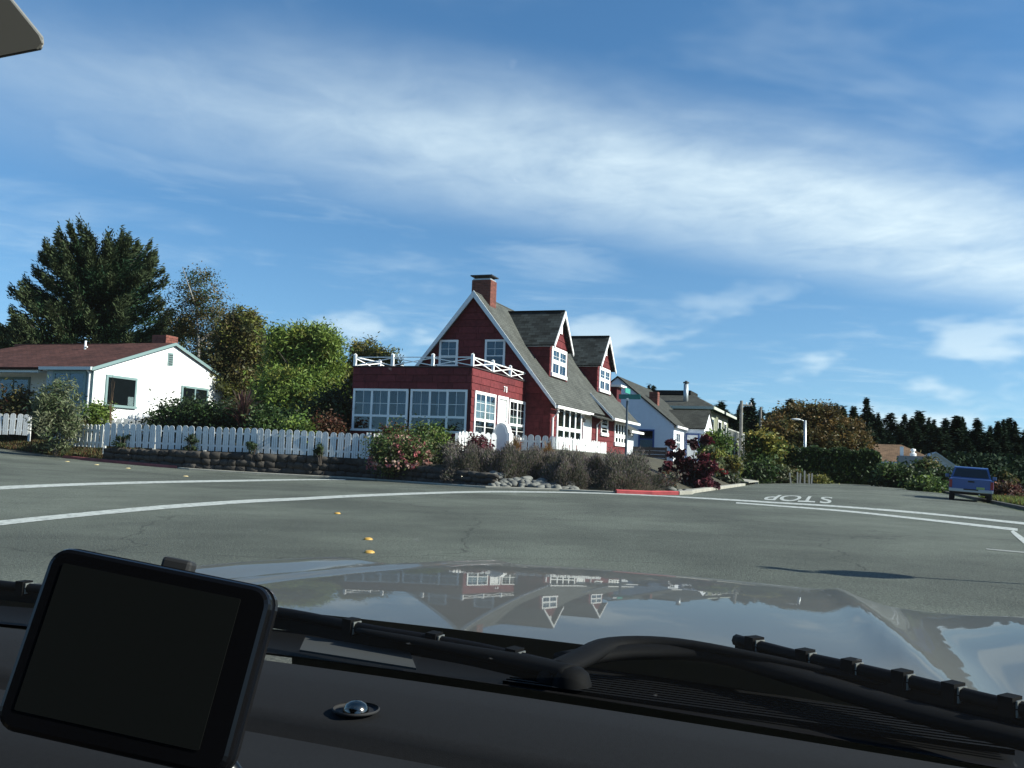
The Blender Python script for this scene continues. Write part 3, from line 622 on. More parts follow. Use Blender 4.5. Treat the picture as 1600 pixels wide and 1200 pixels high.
    mb = MB(); mb.prism([(XL, 7.2, B), (XR, 7.2, B), (XR, 7.2, rf(XR) - 0.12), (PX, 7.2, PZ - 0.12), (XL, 7.2, rf(XL) - 0.12)], (0, YE - 7.2, 0)); mw = mb.build('main_wall', REDW, H)
    shingles(mw, front(7.2), [(XL, 5.1), (XR, 5.1), (XR, rf(XR) - 0.1), (PX, PZ - 0.1), (XL, rf(XL) - 0.1)][:0] or [(-6.75, 5.1), (0.85, 5.1), (PX, PZ - 0.2)], course=0.36, seed=8, wr=(0.8, 1.5), holes=[(-4.85, -3.85, 5.9, 7.25), (-2.25, -1.2, 5.85, 7.25)])
    shingles(mw, front(7.2), [(0.02, 1.6), (XR, 1.6), (XR, rf(XR) - 0.1), (0.84, 5.08), (0.02, 5.08)], course=0.36, seed=9, wr=(0.7, 1.5))
    shingles(mw, right(XR), [(7.2, 1.35), (YE, 1.35), (YE, 4.3), (7.2, 4.3)], course=0.36, seed=10, wr=(1.2, 2.4), holes=[(8.2, 12.9, 2.1, 4.06), (13.3, 14.9, 1.3, 4.0), (17.3, 19, 2.7, 3.9), (20.8, 24.4, 2.2, 3.9)])
    for (a, b) in ((-4.90, -3.82), (-2.29, -1.16)): window(H, front(7.2), a, b, 5.83, 7.26, rows=(0.62, 1), trim=0.11, grids={(0, 1): (2, 2)}, inner=CURTD, cz=(0.3, 1.0), bar=0.05)
    window(H, right(XR), 8.15, 12.9, 2.1, 4.06, cols=(1, 1, 1, 1), rows=(0.45, 1), trim=0.2, bar=0.2, inner=DARK)
    window(H, right(XR), 17.25, 19.03, 2.72, 3.94, rows=(0.5, 0.55), trim=0.2, bar=0.14, inner=CURTD, cz=(0.6, 1), grids={'all0': (1, 2), 'all1': (1, 2)})
    window(H, right(XR), 20.8, 24.4, 2.2, 3.86, cols=(1, 1, 1, 1), rows=(0.55, 1), trim=0.25, bar=0.26, inner=DARK)
    mp = right(XR); mb = MB(); mbox(mb, mp, 13.15, 13.4, 1.2, 4.02, 0, 0.09); mbox(mb, mp, 14.75, 14.95, 1.2, 4.02, 0, 0.09); mbox(mb, mp, 13.4, 14.75, 3.85, 4.02, 0, 0.09); d2 = mb.build('door_frame', TRIM, H)
    mb = MB(); mbox(mb, mp, 13.4, 14.75, 1.2, 3.85, 0, 0.04); mbox(mb, mp, 13.6, 14.55, 1.4, 2.4, 0.04, 0.055); mbox(mb, mp, 13.6, 14.55, 2.6, 3.6, 0.04, 0.055); d2 = mb.build('door', TRIM, H)
    mb = MB(); mb.lathe([(0.0, 0), (0.1, 0.02), (0.12, 0.2), (0.05, 0.28), (0, 0.3)], (XR + 0.15, 13.02, 3.3), 10); mb.build('porch_lantern', mat('black_iron', (0.02, 0.02, 0.02), 0.5), H)
    # main roof
    ov, OY = 0.35, 0.30; ex = XR + ov; elx = XL - ov
    rr_ = slab('roof', [(ex, 7.2 - OY, rf(ex)), (ex, YE + OY, rf(ex)), (PX, YE + OY, PZ), (PX, 7.2 - OY, PZ)], 0.12, RROOF, H)
    slab('roof', [(elx, YE + OY, rf(elx)), (elx, 7.2 - OY, rf(elx)), (PX, 7.2 - OY, PZ), (PX, YE + OY, PZ)], 0.12, RROOF, H)
    for (xa) in (ex + 0.02, elx - 0.02):
        mb = MB(); y = 7.2 - OY - 0.02; s = 1 if xa > PX else -1
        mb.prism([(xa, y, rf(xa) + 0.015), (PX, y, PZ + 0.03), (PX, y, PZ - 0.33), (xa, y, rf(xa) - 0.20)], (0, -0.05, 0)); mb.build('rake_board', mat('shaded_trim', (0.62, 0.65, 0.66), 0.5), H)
    # gutters and downspouts
    def gutter(y0, y1, x, z):
        mb = MB(); mb.prism([(x, y0, z), (x + 0.13, y0, z), (x + 0.15, y0, z + 0.15), (x, y0, z + 0.15)], (0, y1 - y0, 0)); return mb.build('gutter', TRIM, H)
    gutter(7.0, 14.0, ex - 0.03, rf(ex) - 0.21); gutter(17.3, YE + 0.1, ex + 0.42, rf(ex) - 0.28); gutter(18.9, YE + 0.2, ex - 0.0, rf(ex) + 0.02)
    def spout(y, z):
        mb = MB(); mb.tube([(ex + 0.04, y, z), (ex + 0.04, y, z - 0.18), (XR + 0.09, y, z - 0.5), (XR + 0.09, y, B)], 0.055, 8); mb.build('downspout', TRIM, H)
    spout(7.35, rf(ex) - 0.2); spout(16.2, rf(ex) - 0.15)
    # raised shed roof over the door and the rear bay
    za, zb = 5.28, 4.22
    slab('porch_roof', [(ex + 0.45, 17.2, rf(ex) - 0.12), (ex + 0.45, YE + 0.2, rf(ex) - 0.12), (0.80, YE + 0.2, za), (0.80, 17.2, za)], 0.08, RROOF, H)
    mb = MB(); mb.prism([(0.82, 17.22, za - 0.06), (ex + 0.42, 17.22, rf(ex) - 0.18), (ex - 0.05, 17.22, rf(ex) - 0.02), (1.3, 17.22, rf(1.3))], (0, 0.06, 0)); mb.build('porch_cheek', REDW, H)
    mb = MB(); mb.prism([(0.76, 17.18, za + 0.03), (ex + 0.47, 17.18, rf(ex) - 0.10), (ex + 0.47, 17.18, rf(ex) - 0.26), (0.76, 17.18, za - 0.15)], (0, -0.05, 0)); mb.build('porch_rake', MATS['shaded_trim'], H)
    slab('door_canopy', [(ex + 0.5, 13.3, rf(ex) - 0.28), (ex + 0.5, 17.15, rf(ex) - 0.28), (XR - 0.05, 17.15, rf(ex) - 0.02), (XR - 0.05, 13.3, rf(ex) - 0.02)], 0.08, RROOF, H)
    # dormers
    for (yc, hw, lab) in ((11.45, 1.80, 'near'), (21.75, 1.95, 'far')):
        DX, EZ, DP = 0.42, 7.42, 9.42
        back = lambda z: PX + (PZ - z) / SL                     # where the main roof has height z
        mb = MB(); mb.prism([(DX, yc - hw + 0.15, 5.45), (DX, yc + hw - 0.15, 5.45), (DX, yc + hw - 0.15, EZ), (DX, yc, DP - 0.15), (DX, yc - hw + 0.15, EZ)], (-3.0, 0, 0)); dw = mb.build('dormer_wall', REDW, H)
        shingles(dw, right(DX), [(yc - hw + 0.15, 5.6), (yc + hw - 0.15, 5.6), (yc + hw - 0.15, EZ), (yc, DP - 0.15), (yc - hw + 0.15, EZ)], course=0.36, seed=int(yc), wr=(0.9, 1.9), holes=[(yc - 1.5, yc + 1.4, 5.6, 7.3)])
        shingles(dw, front(yc - hw + 0.15), [(back(7.42), 7.42), (DX, rf(DX)), (DX, 7.42)], course=0.36, seed=int(yc) + 1, wr=(0.7, 1.3))
        xo = DX + 0.28
        for s in (-1, 1):
            ye = yc + s * (hw + 0.06); ze = EZ - 0.12
            slab('dormer_roof', [(xo, ye, ze), (back(ze) - 0.1, ye, ze), (back(DP) - 0.1, yc, DP), (xo, yc, DP)], 0.09, DROOF, H)
            mb = MB(); mb.prism([(xo + 0.01, ye, ze - 0.02), (xo + 0.01, yc, DP + 0.0), (xo + 0.01, yc, DP - 0.30), (xo + 0.01, ye, ze - 0.22)], (0.05, 0, 0)); mb.build('dormer_rake', TRIM, H)
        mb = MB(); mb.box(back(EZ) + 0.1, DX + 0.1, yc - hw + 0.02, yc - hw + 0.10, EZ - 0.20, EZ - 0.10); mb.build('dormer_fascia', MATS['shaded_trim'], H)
        mb = MB(); mb.bar((xo, yc, DP + 0.02), (back(DP), yc, DP + 0.02), 0.22, 0.05); mb.build('ridge_cap', DROOF, H)
        window(H, right(DX), yc - 1.45, yc + 1.35, 5.66, 7.28, cols=(1, 1), rows=(1, 0.95), trim=0.2, bar=0.22, grids={'all1': (2, 2), 'all0': (2, 1)}, inner=CURTD, cz=(0.5, 1))
        mb = MB(); mp = right(DX); mbox(mb, mp, yc - 0.33, yc + 0.33, 8.15, 8.85, 0.02, 0.08); v = mb.build('gable_vent', TRIM, H)
        for k in range(4): m2 = MB(); mbox(m2, mp, yc - 0.22, yc + 0.22, 8.24 + 0.14 * k, 8.32 + 0.14 * k, 0.08, 0.11); m2.build('louvre', MATS['shaded_trim'], v)
    # chimney
    ch = brick_stack(H, -3.55, -2.45, 8.0, 8.9, 9.0, 10.62, 18)
    mb = MB(); mb.box(-3.5, -2.5, 8.05, 8.85, 10.62, 10.70); mb.build('flashing', METALG, ch)
    mb = MB(); mb.box(-3.62, -2.38, 7.93, 8.97, 10.82, 10.88)
    for (x, y) in ((-3.4, 8.1), (-2.6, 8.1), (-3.4, 8.8), (-2.6, 8.8)): mb.box(x - .03, x + .03, y - .03, y + .03, 10.70, 10.82)
    mb.build('chimney_cap', mat('black_iron', ()), ch)
    # rear lean-to
    mb = MB(); mb.box(-2, 1.0, YE, YE + 4, B, 3.4); rw = mb.build('rear_wall', mat('pale_wall', (0.5, 0.53, 0.56), 0.8), H)
    slab('rear_roof', [(1.6, YE + 0.02, 3.35), (1.6, YE + 4.2, 3.35), (-2, YE + 4.2, 5.2), (-2, YE + 0.02, 5.2)], 0.1, RROOF, H)
    mb = MB(); mb.prism([(1.58, YE + 0.1, 3.2), (1.74, YE + 0.1, 3.2), (1.74, YE + 0.1, 3.36), (1.58, YE + 0.1, 3.36)], (0, 4, 0)); mb.build('gutter', TRIM, H)
    mb = MB(); mb.tube([(1.66, YE + 0.4, 3.2), (1.66, YE + 0.4, 3.05), (1.06, YE + 0.4, 2.6), (1.06, YE + 0.4, B)], 0.06, 8); mb.build('downspout', TRIM, H)
    # upper rear gutter end seen past the far dormer
    mb = MB(); mb.box(-0.8, 0.55, YE + 0.3, YE + 1.6, 5.2, 6.35); uw = mb.build('rear_bay', REDW, H); mb = MB(); mb.box(-1.5, 0.85, YE + 0.25, YE + 2.0, 6.35, 6.50); mb.build('rear_bay_roof', TRIM, H)
red_house()

# ------------------------------------------------------------------ white house on the left
def white_house():
    W0 = at(148, 570, 47.0); H = empty('white_house', (W0.x, W0.y, 0), GROT); tag(H, 'low white stucco house with brown hip and gable roof and grey-green trim', 'house')
    B, E, PK = 1.3, 5.0, 6.95; HW = 5.75; s = (PK - E) / HW
    mb = MB(); mb.prism([(0, 0, B), (0, 2 * HW, B), (0, 2 * HW, E), (0, HW, PK - 0.05), (0, 0, E)], (-3.1, 0, 0)); mb.box(-16, -3.1, 2.2, 2 * HW, B, E); mb.build('wall', STUCCO, H)
    # rake roof, ridge along x
    top = lambda y: PK - s * abs(y - HW)
    slab('roof', [(-16, -0.25, top(-0.25)), (0.12, -0.25, top(-0.25)), (0.12, HW, PK), (-3.2, HW, PK)], 0.14, BROOF, H)
    slab('roof', [(0.12, 2 * HW + 0.5, top(2 * HW + 0.5)), (-16, 2 * HW + 0.5, top(2 * HW + 0.5)), (-12, HW, PK), (0.12, HW, PK)], 0.14, BROOF, H)
    slab('roof', [(-16.2, 0, top(-0.25) - 0.1), (-3.6, 0.0, top(-0.25) - 0.1), (-3.2, HW, PK - 0.05), (-11, HW, PK - 0.05)], 0.1, BROOF, H)
    mb = MB()
    for (ya, yb) in ((-0.3, HW), (2 * HW + 0.55, HW)): mb.prism([(0.13, ya, top(ya) + 0.01), (0.13, yb, PK + 0.01), (0.13, yb, PK - 0.16), (0.13, ya, top(ya) - 0.16)], (0.04, 0, 0))
    mb.build('rake_board', GREENT, H)
    mb = MB(); mb.box(-3.3, 0.14, -0.40, -0.26, top(-0.25) - 0.14, top(-0.25) + 0.02); mb.build('gutter', mat('grey_gutter', (0.5, 0.55, 0.55), 0.5), H)
    mb = MB(); mb.box(-16.2, -3.6, -0.12, 0.02, top(-0.25) - 0.26, top(-0.25) - 0.10); mb.build('gutter', mat('grey_gutter', ()), H)
    mb = MB(); mb.prism([(-3.55, -0.2, E - 0.05), (-3.1, 1.6, E + 0.10), (-3.1, 1.6, E - 0.35), (-3.55, -0.2, E - 0.2)], (0.3, 0, 0)); mb.build('soffit_end', TRIM, H)
    mb = MB(); mb.box(-16, -3.1, 0.0, 2.2, E - 0.16, E - 0.12); mb.build('soffit', STUCCO, H)
    mb = MB(); mb.tube([(-0.25, -0.33, E - 0.1), (-0.22, -0.06, E - 0.4), (-0.22, -0.06, B)], 0.05, 8); mb.build('downspout', TRIM, H)
    for (a, b, c, d) in ((-0.28, -0.02, 0, 0),): 
        mb = MB(); mbox(mb, front(0), -0.14, 0.0, B, E - 0.15, 0.0, 0.03); mb.build('corner_board', GREENT, H)
    mb = MB(); mbox(mb, front(0), -3.1, -0.3, B, E - 0.1, 0.0, 0.02); mb.build('bay_panel', mat('blue_grey_stucco', (0.30, 0.37, 0.41), 0.85, var=0.08), H)
    w = window(H, front(0), -2.62, -0.42, 3.10, 4.75, cols=(1, 1), trim=0.14, bar=0.08, fm=GREENT, inner=CURTD, cz=(0.45, 1), off=0.02)
    w = window(H, right(0), 0.80, 3.02, 3.00, 4.66, trim=0.13, fm=GREENT, inner=DARK)
    m2 = MB(); mbox(m2, right(0), 2.45, 2.86, 3.15, 3.62, 0.033, 0.036); m2.build('paper', WHITE, w)
    window(H, right(0), 6.6, 8.95, 3.2, 4.6, cols=(1, 1), trim=0.12, bar=0.1, fm=GREENT, inner=DARK)
    window(H, front(2.2), -9.0, -6.6, 3.0, 4.6, cols=(1, 1), trim=0.12, fm=GREENT, inner=CURTD)
    mb = MB(); mbox(mb, front(2.2), -5.0, -4.1, 1.8, 4.2, 0, 0.05); mb.build('door', mat('grey_door', (0.12, 0.14, 0.15), 0.6), H)
    mb = MB(); mbox(mb, right(0), 5.32, 5.74, 5.62, 6.35, 0.0, 0.04); v = mb.build('gable_vent', GREENT, H)
    for k in range(5): m2 = MB(); mbox(m2, right(0), 5.38, 5.68, 5.68 + 0.125 * k, 5.75 + 0.125 * k, 0.04, 0.06); m2.build('louvre', mat('vent_dark', (0.04, 0.06, 0.06), 0.6), v)
    brick_stack(H, -1.75, -0.75, HW + 0.2, HW + 1.2, 6.3, 7.45, 8)
    mb = MB(); mb.tube([(-4.9, 4.2, 6.3), (-4.9, 4.2, 6.9)], 0.06, 8); mb.tube([(-4.9, 4.2, 6.55), (-4.75, 4.2, 6.55)], 0.05, 6); mb.build('vent_pipe', TRIM, H)
white_house()

# ------------------------------------------------------------------ blue-trimmed house and the olive house behind it
def blue_house():
    H = empty('blue_trimmed_house', (HC.x, HC.y, 0), GROT); tag(H, 'white cottage with blue-framed window and door beyond the red house', 'house')
    B, y0 = 0.6, 34.0; PX, PZ, XR, EZ = -1.6, 7.9, 2.95, 4.25; s = (PZ - EZ) / (XR - PX)
    mb = MB(); mb.prism([(2 * PX - XR, y0, B), (XR, y0, B), (XR, y0, EZ), (PX, y0, PZ), (2 * PX - XR, y0, EZ)], (0, 13, 0)); mb.build('wall', BLUEW, H)
    slab('roof', [(XR + 0.25, y0 - 0.1, EZ - 0.12), (XR + 0.25, y0 + 13.2, EZ - 0.12), (PX, y0 + 13.2, PZ + 0.08), (PX, y0 - 0.1, PZ + 0.08)], 0.1, OROOF, H)
    slab('roof', [(2 * PX - XR - 0.25, y0 + 13.2, EZ - 0.12), (2 * PX - XR - 0.25, y0 - 0.1, EZ - 0.12), (PX, y0 - 0.1, PZ + 0.08), (PX, y0 + 13.2, PZ + 0.08)], 0.1, OROOF, H)
    mb = MB(); mb.box(XR + 0.2, XR + 0.32, y0 - 0.1, y0 + 5, EZ - 0.26, EZ - 0.1); mb.build('gutter', WHITE, H)
    w = window(H, front(y0), 0.2, 1.45, 2.2, 3.80, rows=(1, 0.9), trim=0.12, bar=0.08, fm=BLUET, inner=CURT, cz=(0, 0.5))
    window(H, right(XR), y0 + 0.7, y0 + 2.6, 2.1, 3.7, cols=(1, 1), rows=(1, 1), trim=0.14, bar=0.1, fm=WHITE, inner=DARK)
    # wing with the door
    x1 = 4.55; yw = 39.0; pk = 5.75; ym = 41.6; ye = 44.2
    mb = MB(); mb.prism([(x1, yw, B), (x1, ye, B), (x1, ye, 4.25), (x1, ym, pk), (x1, yw, 4.25)], (-3.0, 0, 0)); mb.build('wing_wall', BLUEW, H)
    for (ya, yb) in ((yw - 0.15, ym), (ye + 0.15, ym)): slab('wing_roof', [(x1 + 0.1, ya, 4.18), (-1.0, ya, 4.18), (-1.0, yb, pk + 0.08), (x1 + 0.1, yb, pk + 0.08)], 0.09, OROOF, H)
    mb = MB(); mp = front(yw); mbox(mb, mp, 3.05, 3.17, 1.0, 3.75, 0, 0.08); mbox(mb, mp, 4.05, 4.17, 1.0, 3.75, 0, 0.08); mbox(mb, mp, 3.17, 4.05, 3.62, 3.75, 0, 0.08); mb.build('door_frame', BLUET, H)
    mb = MB(); mbox(mb, mp, 3.17, 4.05, 1.0, 3.62, 0, 0.04); d = mb.build('door', WHITE, H); mb = MB(); mbox(mb, mp, 3.5, 3.72, 3.05, 3.18, 0.04, 0.06); mb.build('knocker', BLUET, d)
    brick_stack(H, 0.3, 1.0, y0 + 3.2, y0 + 4.0, 5.4, 7.0, 9)
    mb = MB(); mb.box(0.28, 1.02, y0 + 3.15, y0 + 3.20, 5.4, 5.75); mb.build('flashing', WHITE, H)
blue_house()
def olive_house():
    H = empty('olive_house', (HC.x, HC.y, 0), GROT); tag(H, 'olive green two-storey house with low roof, metal flue and timber deck', 'house')
    OL = mat('olive_siding', (0.16, 0.17, 0.11), 0.8, var=0.08); OT = mat('olive_trim', (0.42, 0.45, 0.38), 0.7)
    mb = MB(); mb.box(-5.5, 3.6, 47, 63, 0.5, 6.3); mb.build('wall', OL, H)
    xe = 4.3
    slab('roof', [(-5.9, 46.3, 6.45), (xe, 46.3, 6.45), (1.5, 52, 7.95), (-5.0, 52, 7.95)], 0.14, OROOF, H)
    slab('roof', [(xe, 46.3, 6.45), (xe, 64.2, 6.45), (1.5, 60, 7.95), (1.5, 52, 7.95)], 0.14, OROOF, H)
    mb = MB(); mb.box(xe, xe + 0.06, 46.3, 53.5, 6.22, 6.47); mb.box(xe + 0.01, xe + 0.07, 55.0, 64.2, 6.22, 6.47); mb.box(-5.9, xe, 46.24, 46.3, 6.22, 6.47); mb.build('fascia', OT, H)
    mb = MB(); mb.box(-4.5, 1.4, 51.5, 56, 7.9, 8.3); mb.build('roof_monitor', OROOF, H)
    mb = MB(); mb.tube([(1.42, 48.6, 6.6), (1.42, 48.6, 8.65)], 0.22, 14); fl = mb.build('flue', METALG, H, True); mb = MB(); mb.tube([(1.42, 48.6, 8.72), (1.42, 48.6, 8.85)], 0.28, 14); mb.tube([(1.42, 48.6, 8.65), (1.42, 48.6, 8.95)], 0.13, 10); mb.build('flue_cap', mat('dark_metal', (0.06, 0.06, 0.06), 0.5, metal=0.5), fl)
    window(H, right(3.6), 54.5, 57.0, 3.8, 5.7, trim=0.2, inner=DARK); window(H, right(3.6), 59, 61, 3.8, 5.7, trim=0.2, inner=DARK); window(H, right(3.6), 49, 51.5, 4.4, 5.7, trim=0.2, fm=OT, inner=DARK)
    mb = MB(); mb.box(3.6, 5.2, 50, 64.5, 3.35, 3.6); dk = mb.build('deck', mat('deck_timber', (0.22, 0.21, 0.18), 0.8), H)
    gw = mat('weathered_rail', (0.36, 0.37, 0.34), 0.8)
    for z in (4.65, 3.75): mb = MB(); mb.bar((5.15, 50, z), (5.15, 64.5, z), 0.08, 0.10); mb.build('rail', gw, dk)
    for k in range(6): mb = MB(); y = 50.1 + k * 2.87; mb.box(5.06, 5.18, y - 0.06, y + 0.06, 0.3, 4.75); mb.build('post', gw, dk)
    for k in range(44): mb = MB(); y = 50.3 + k * 0.325; mb.box(5.13, 5.17, y - 0.02, y + 0.02, 3.75, 4.62); mb.build('baluster', gw, dk)
olive_house()
def brown_roof_house():
    c = at(1385, 725, 92); H = empty('brown_roofed_house', (c.x, c.y, 0), GROT); tag(H, 'low tan house with broad brown hip roof behind the clipped hedge', 'house')
    mb = MB(); mb.box(-4.5, 4.5, 0, 9, -1, 2.3); mb.build('wall', mat('tan_wall', (0.3, 0.26, 0.2), 0.8), H)
    A = [(-5.2, -0.6, 2.25), (5.2, -0.6, 2.25), (1.6, 4.6, 4.1), (-1.6, 4.6, 4.1)]; slab('roof', A, 0.12, TROOF, H)
    slab('roof', [(5.2, -0.6, 2.25), (5.2, 9.6, 2.25), (1.6, 4.7, 4.1), (1.6, 4.6, 4.1)], 0.12, TROOF, H); slab('roof', [(-5.2, 9.6, 2.25), (-5.2, -0.6, 2.25), (-1.6, 4.6, 4.1), (-1.6, 4.7, 4.1)], 0.12, TROOF, H)
    mb = MB(); mb.box(-5.25, 5.25, -0.72, -0.6, 2.1, 2.27); mb.build('gutter', WHITE, H); window(H, front(0), -2.5, 0.5, 0.6, 1.9, cols=(1, 1), inner=DARK)
    c = at(1466, 722, 84); G = empty('grey_house', (c.x, c.y, 0), GROT); tag(G, 'pale grey gabled house with two chimney pots behind the parked pickup', 'house')
    gm = mat('pale_grey_siding', (0.36, 0.39, 0.42), 0.8, var=0.06); mb = MB(); mb.prism([(-2.6, 0, -1), (1.9, 0, -1), (1.9, 0, 1.7), (-0.2, 0, 3.15), (-2.6, 0, 1.7)], (0, 8, 0)); mb.build('wall', gm, G)
    mb = MB(); mb.box(-3.4, -1.2, -1.2, 1.5, -1, 2.75); mb.build('annex_wall', mat('grey_annex', (0.22, 0.22, 0.23), 0.85), G)
    slab('roof', [(2.2, -0.2, 1.5), (2.2, 8.2, 1.5), (-0.2, 8.2, 3.22), (-0.2, -0.2, 3.22)], 0.1, mat('pale_metal_roof', (0.32, 0.36, 0.4), 0.6), G); slab('roof', [(-2.9, 8.2, 1.5), (-2.9, -0.2, 1.5), (-0.2, -0.2, 3.22), (-0.2, 8.2, 3.22)], 0.1, MATS['pale_metal_roof'], G)
    mb = MB(); mb.box(-3.2, -2.9, 0, 0.3, 2.7, 3.6); mb.build('chimney', WHITE, G); mb = MB(); mb.lathe([(0.0, 2.7), (0.28, 2.75), (0.28, 3.0), (0.15, 3.05), (0.15, 3.2), (0.25, 3.25), (0.2, 3.4), (0.0, 3.45)], (-2.1, 0, 0), 12); mb.build('roof_vent', WHITE, G)
    mb = MB(); mb.box(1.4, 1.9, -0.3, 0.0, 1.3, 1.5); mb.build('gutter', WHITE, G); window(G, front(0), -0.6, 0.6, 1.0, 1.9, inner=DARK)
brown_roof_house()

# ------------------------------------------------------------------ picket fences
def picket_mesh(w, h, t=0.02, slats=3):
    mb = MB(); g = 0.014; sw = (w - g * (slats - 1)) / slats; r = w / 2
    top = lambda x: h - r * 0.85 + 0.85 * math.sqrt(max(0, r * r - (x - r) ** 2))
    for k in range(slats):
        a = k * (sw + g); b = a + sw; n = 4; pts = [(a - r, 0, 0), (b - r, 0, 0)] + [(b - (b - a) * i / n - r, 0, top(b - (b - a) * i / n)) for i in range(n + 1)]
        mb.prism(pts, (0, t, 0))
    me = bpy.data.meshes.new('picket'); me.from_pydata(mb.v, [], mb.f); me.materials.append(FENCEW); me.update(); return me
PICK = picket_mesh(0.27, 1.07); PICK1 = picket_mesh(0.20, 1.0, slats=1)
def fence(name, label, pts, zs, h=1.07, pitch=0.335, me=PICK, every=2.7, group='white picket fences', seed=1):
    """pts plan points, zs foot heights"""
    o0 = Vector((*pts[0], zs[0])); F = empty(name, o0); tag(F, label, 'fence', group); rr = random.Random(seed)
    for (a, b, za, zb) in zip(pts[:-1], pts[1:], zs[:-1], zs[1:]):
        A, B = Vector((*a, za)) - o0, Vector((*b, zb)) - o0; d = B - A; ln = Vector((d.x, d.y, 0)).length; yaw = math.atan2(d.y, d.x); n = max(1, round(ln / pitch)); nr = Vector((math.sin(yaw), -math.cos(yaw), 0))
        for k in range(n):
            p = A.lerp(B, (k + 0.5) / n); o = link('picket', me, None, F); o.location = p + Vector((0, 0, rr.uniform(-0.025, 0.02))) ; o.rotation_euler = (rr.uniform(-0.03, 0.03), rr.gauss(0, 0.016), yaw); s = h / (1.07 if me is PICK else 1.0); o.scale = (1, 1, s)
        for z in (0.22 * h, 0.75 * h):
            mb = MB(); mb.bar(A - nr * 0.042 + Vector((0, 0, z)), B - nr * 0.042 + Vector((0, 0, z)), 0.04, 0.09); mb.build('rail', FENCEW, F)
        m = max(1, round(ln / every))
        for k in range(m + 1):
            p = A.lerp(B, k / m) - nr * 0.115; mb = MB(); mb.box(p.x - 0.05, p.x + 0.05, p.y - 0.05, p.y + 0.05, p.z - 0.3, p.z + h * 0.93); mb.build('post', FENCEW, F)
    return F
def pp(px, py, Y): p = at(px, py, Y); return (p.x, p.y), p.z
A = pp(161, 697, 42.6); B_ = pp(400, 707.5, 40.6); C_ = pp(571, 716, 39.7)
LONG = fence('picket_fence', 'long white picket fence with round-topped pickets along the stone wall', [A[0], B_[0], C_[0]], [A[1], B_[1], C_[1]], seed=2)
mb = MB(); mb.box(0, 0.17, -0.02, 0.15, -0.1, 1.10); cpost = mb.build('corner_post', FENCEW, LONG); cpost.location = Vector((*C_[0], C_[1])) - LONG.location
A2 = pp(574, 716, 39.75); A3 = pp(612, 703, 43.6)
fence('picket_fence', 'short sunlit picket fence running back from the corner post by the pink bush', [(A2[0][0] + 0.2, A2[0][1]), A3[0]], [A2[1], A2[1] + 0.15], me=PICK1, pitch=0.27, seed=3)
A4, A5 = pp(84, 694, 44.6), pp(160, 698, 42.9)
fence('picket_fence', 'picket fence section angled back behind the pale willowy shrub', [A4[0], A5[0]], [A4[1] - .05, A5[1] - .05], seed=4, pitch=0.27, me=PICK1)
A6, A7 = pp(-60, 676, 47), pp(44, 680, 47)
fence('picket_fence', 'picket fence at the far left edge above the grassy bank', [A6[0], A7[0]], [A6[1], A7[1]], seed=5)
A8, A9 = pp(84, 678, 46.6), pp(305, 689, 46.6)
fence('picket_fence', 'second picket fence behind the long one, in front of the white house', [A8[0], A9[0]], [A8[1], A9[1]], h=0.95, seed=6)
A10, A11 = pp(716, 706, 39.0), pp(730, 704, 39.7)
A12 = pp(775, 708, 40.2)
fence('picket_fence', 'low picket fence in front of the sun room door, lit at its left end', [A10[0], A11[0], A12[0]], [A10[1], A11[1], A12[1]], me=PICK1, pitch=0.28, h=0.85, seed=7)
g1, g2, g3 = grid(0.9, 3.2), grid(2.9, 3.4), grid(3.3, 11.5)
fence('picket_fence', 'bright round-topped picket fence below the big side window of the red house', [(g1.x, g1.y), (g2.x, g2.y), (g3.x, g3.y)], [1.05, 1.05, 1.0], me=PICK, pitch=0.34, h=1.2, seed=8)
def arched_panel():
    p = grid(0.75, 1.9); F = empty('arched_panel', (p.x, p.y, 1.1), GROT); tag(F, 'white arched garden panel standing by the sun room door', 'garden gate')
    mb = MB(); pts = [(-0.42, 0, 0), (0.42, 0, 0), (0.42, 0, 1.15), (0.34, 0, 1.2)] + [(0.34 * math.cos(t), 0, 1.2 + 0.42 * math.sin(t)) for t in np.linspace(0.15, math.pi - 0.15, 10)] + [(-0.34, 0, 1.2), (-0.42, 0, 1.15)]
    mb.prism(pts, (0, 0.5, 0)); mb.build('panel', WHITE, F)
    mb = MB(); mb.prism([(x * 0.72, -0.02, 0.12 + z * 0.86) for (x, y, z) in pts], (0, 0.02, 0)); mb.build('shaded_front_board', mat('shaded_white_board', (0.55, 0.6, 0.65), 0.6), F)  # pale blue shade of the front put into this board's colour
arched_panel()

# ------------------------------------------------------------------ vegetation kit
def leaf_mesh(name, c, a, b, tint):
    """diamond leaves: c centres, a half long axis, b half short axis, tint rgb per leaf"""
    n = len(c); v = np.stack([c - a, c + b, c + a, c - b], 1).reshape(-1, 3).astype(np.float32)
    me = bpy.data.meshes.new(name); me.vertices.add(4 * n); me.vertices.foreach_set('co', v.ravel()); me.loops.add(4 * n); me.loops.foreach_set('vertex_index', np.arange(4 * n, dtype=np.int32))
    me.polygons.add(n); me.polygons.foreach_set('loop_start', np.arange(0, 4 * n, 4, dtype=np.int32)); me.update(calc_edges=True)
    col = me.attributes.new('tint', 'FLOAT_COLOR', 'FACE'); t4 = np.concatenate([np.clip(tint, 0, 1), np.ones((n, 1))], 1).astype(np.float32); col.data.foreach_set('color', t4.ravel()); return me
def unit(r, n):
    v = r.normal(size=(n, 3)); return v / np.linalg.norm(v, axis=1, keepdims=True)
def perp(r, d):
    w = np.cross(d, unit(r, len(d))); return w / np.maximum(np.linalg.norm(w, axis=1, keepdims=True), 1e-6)
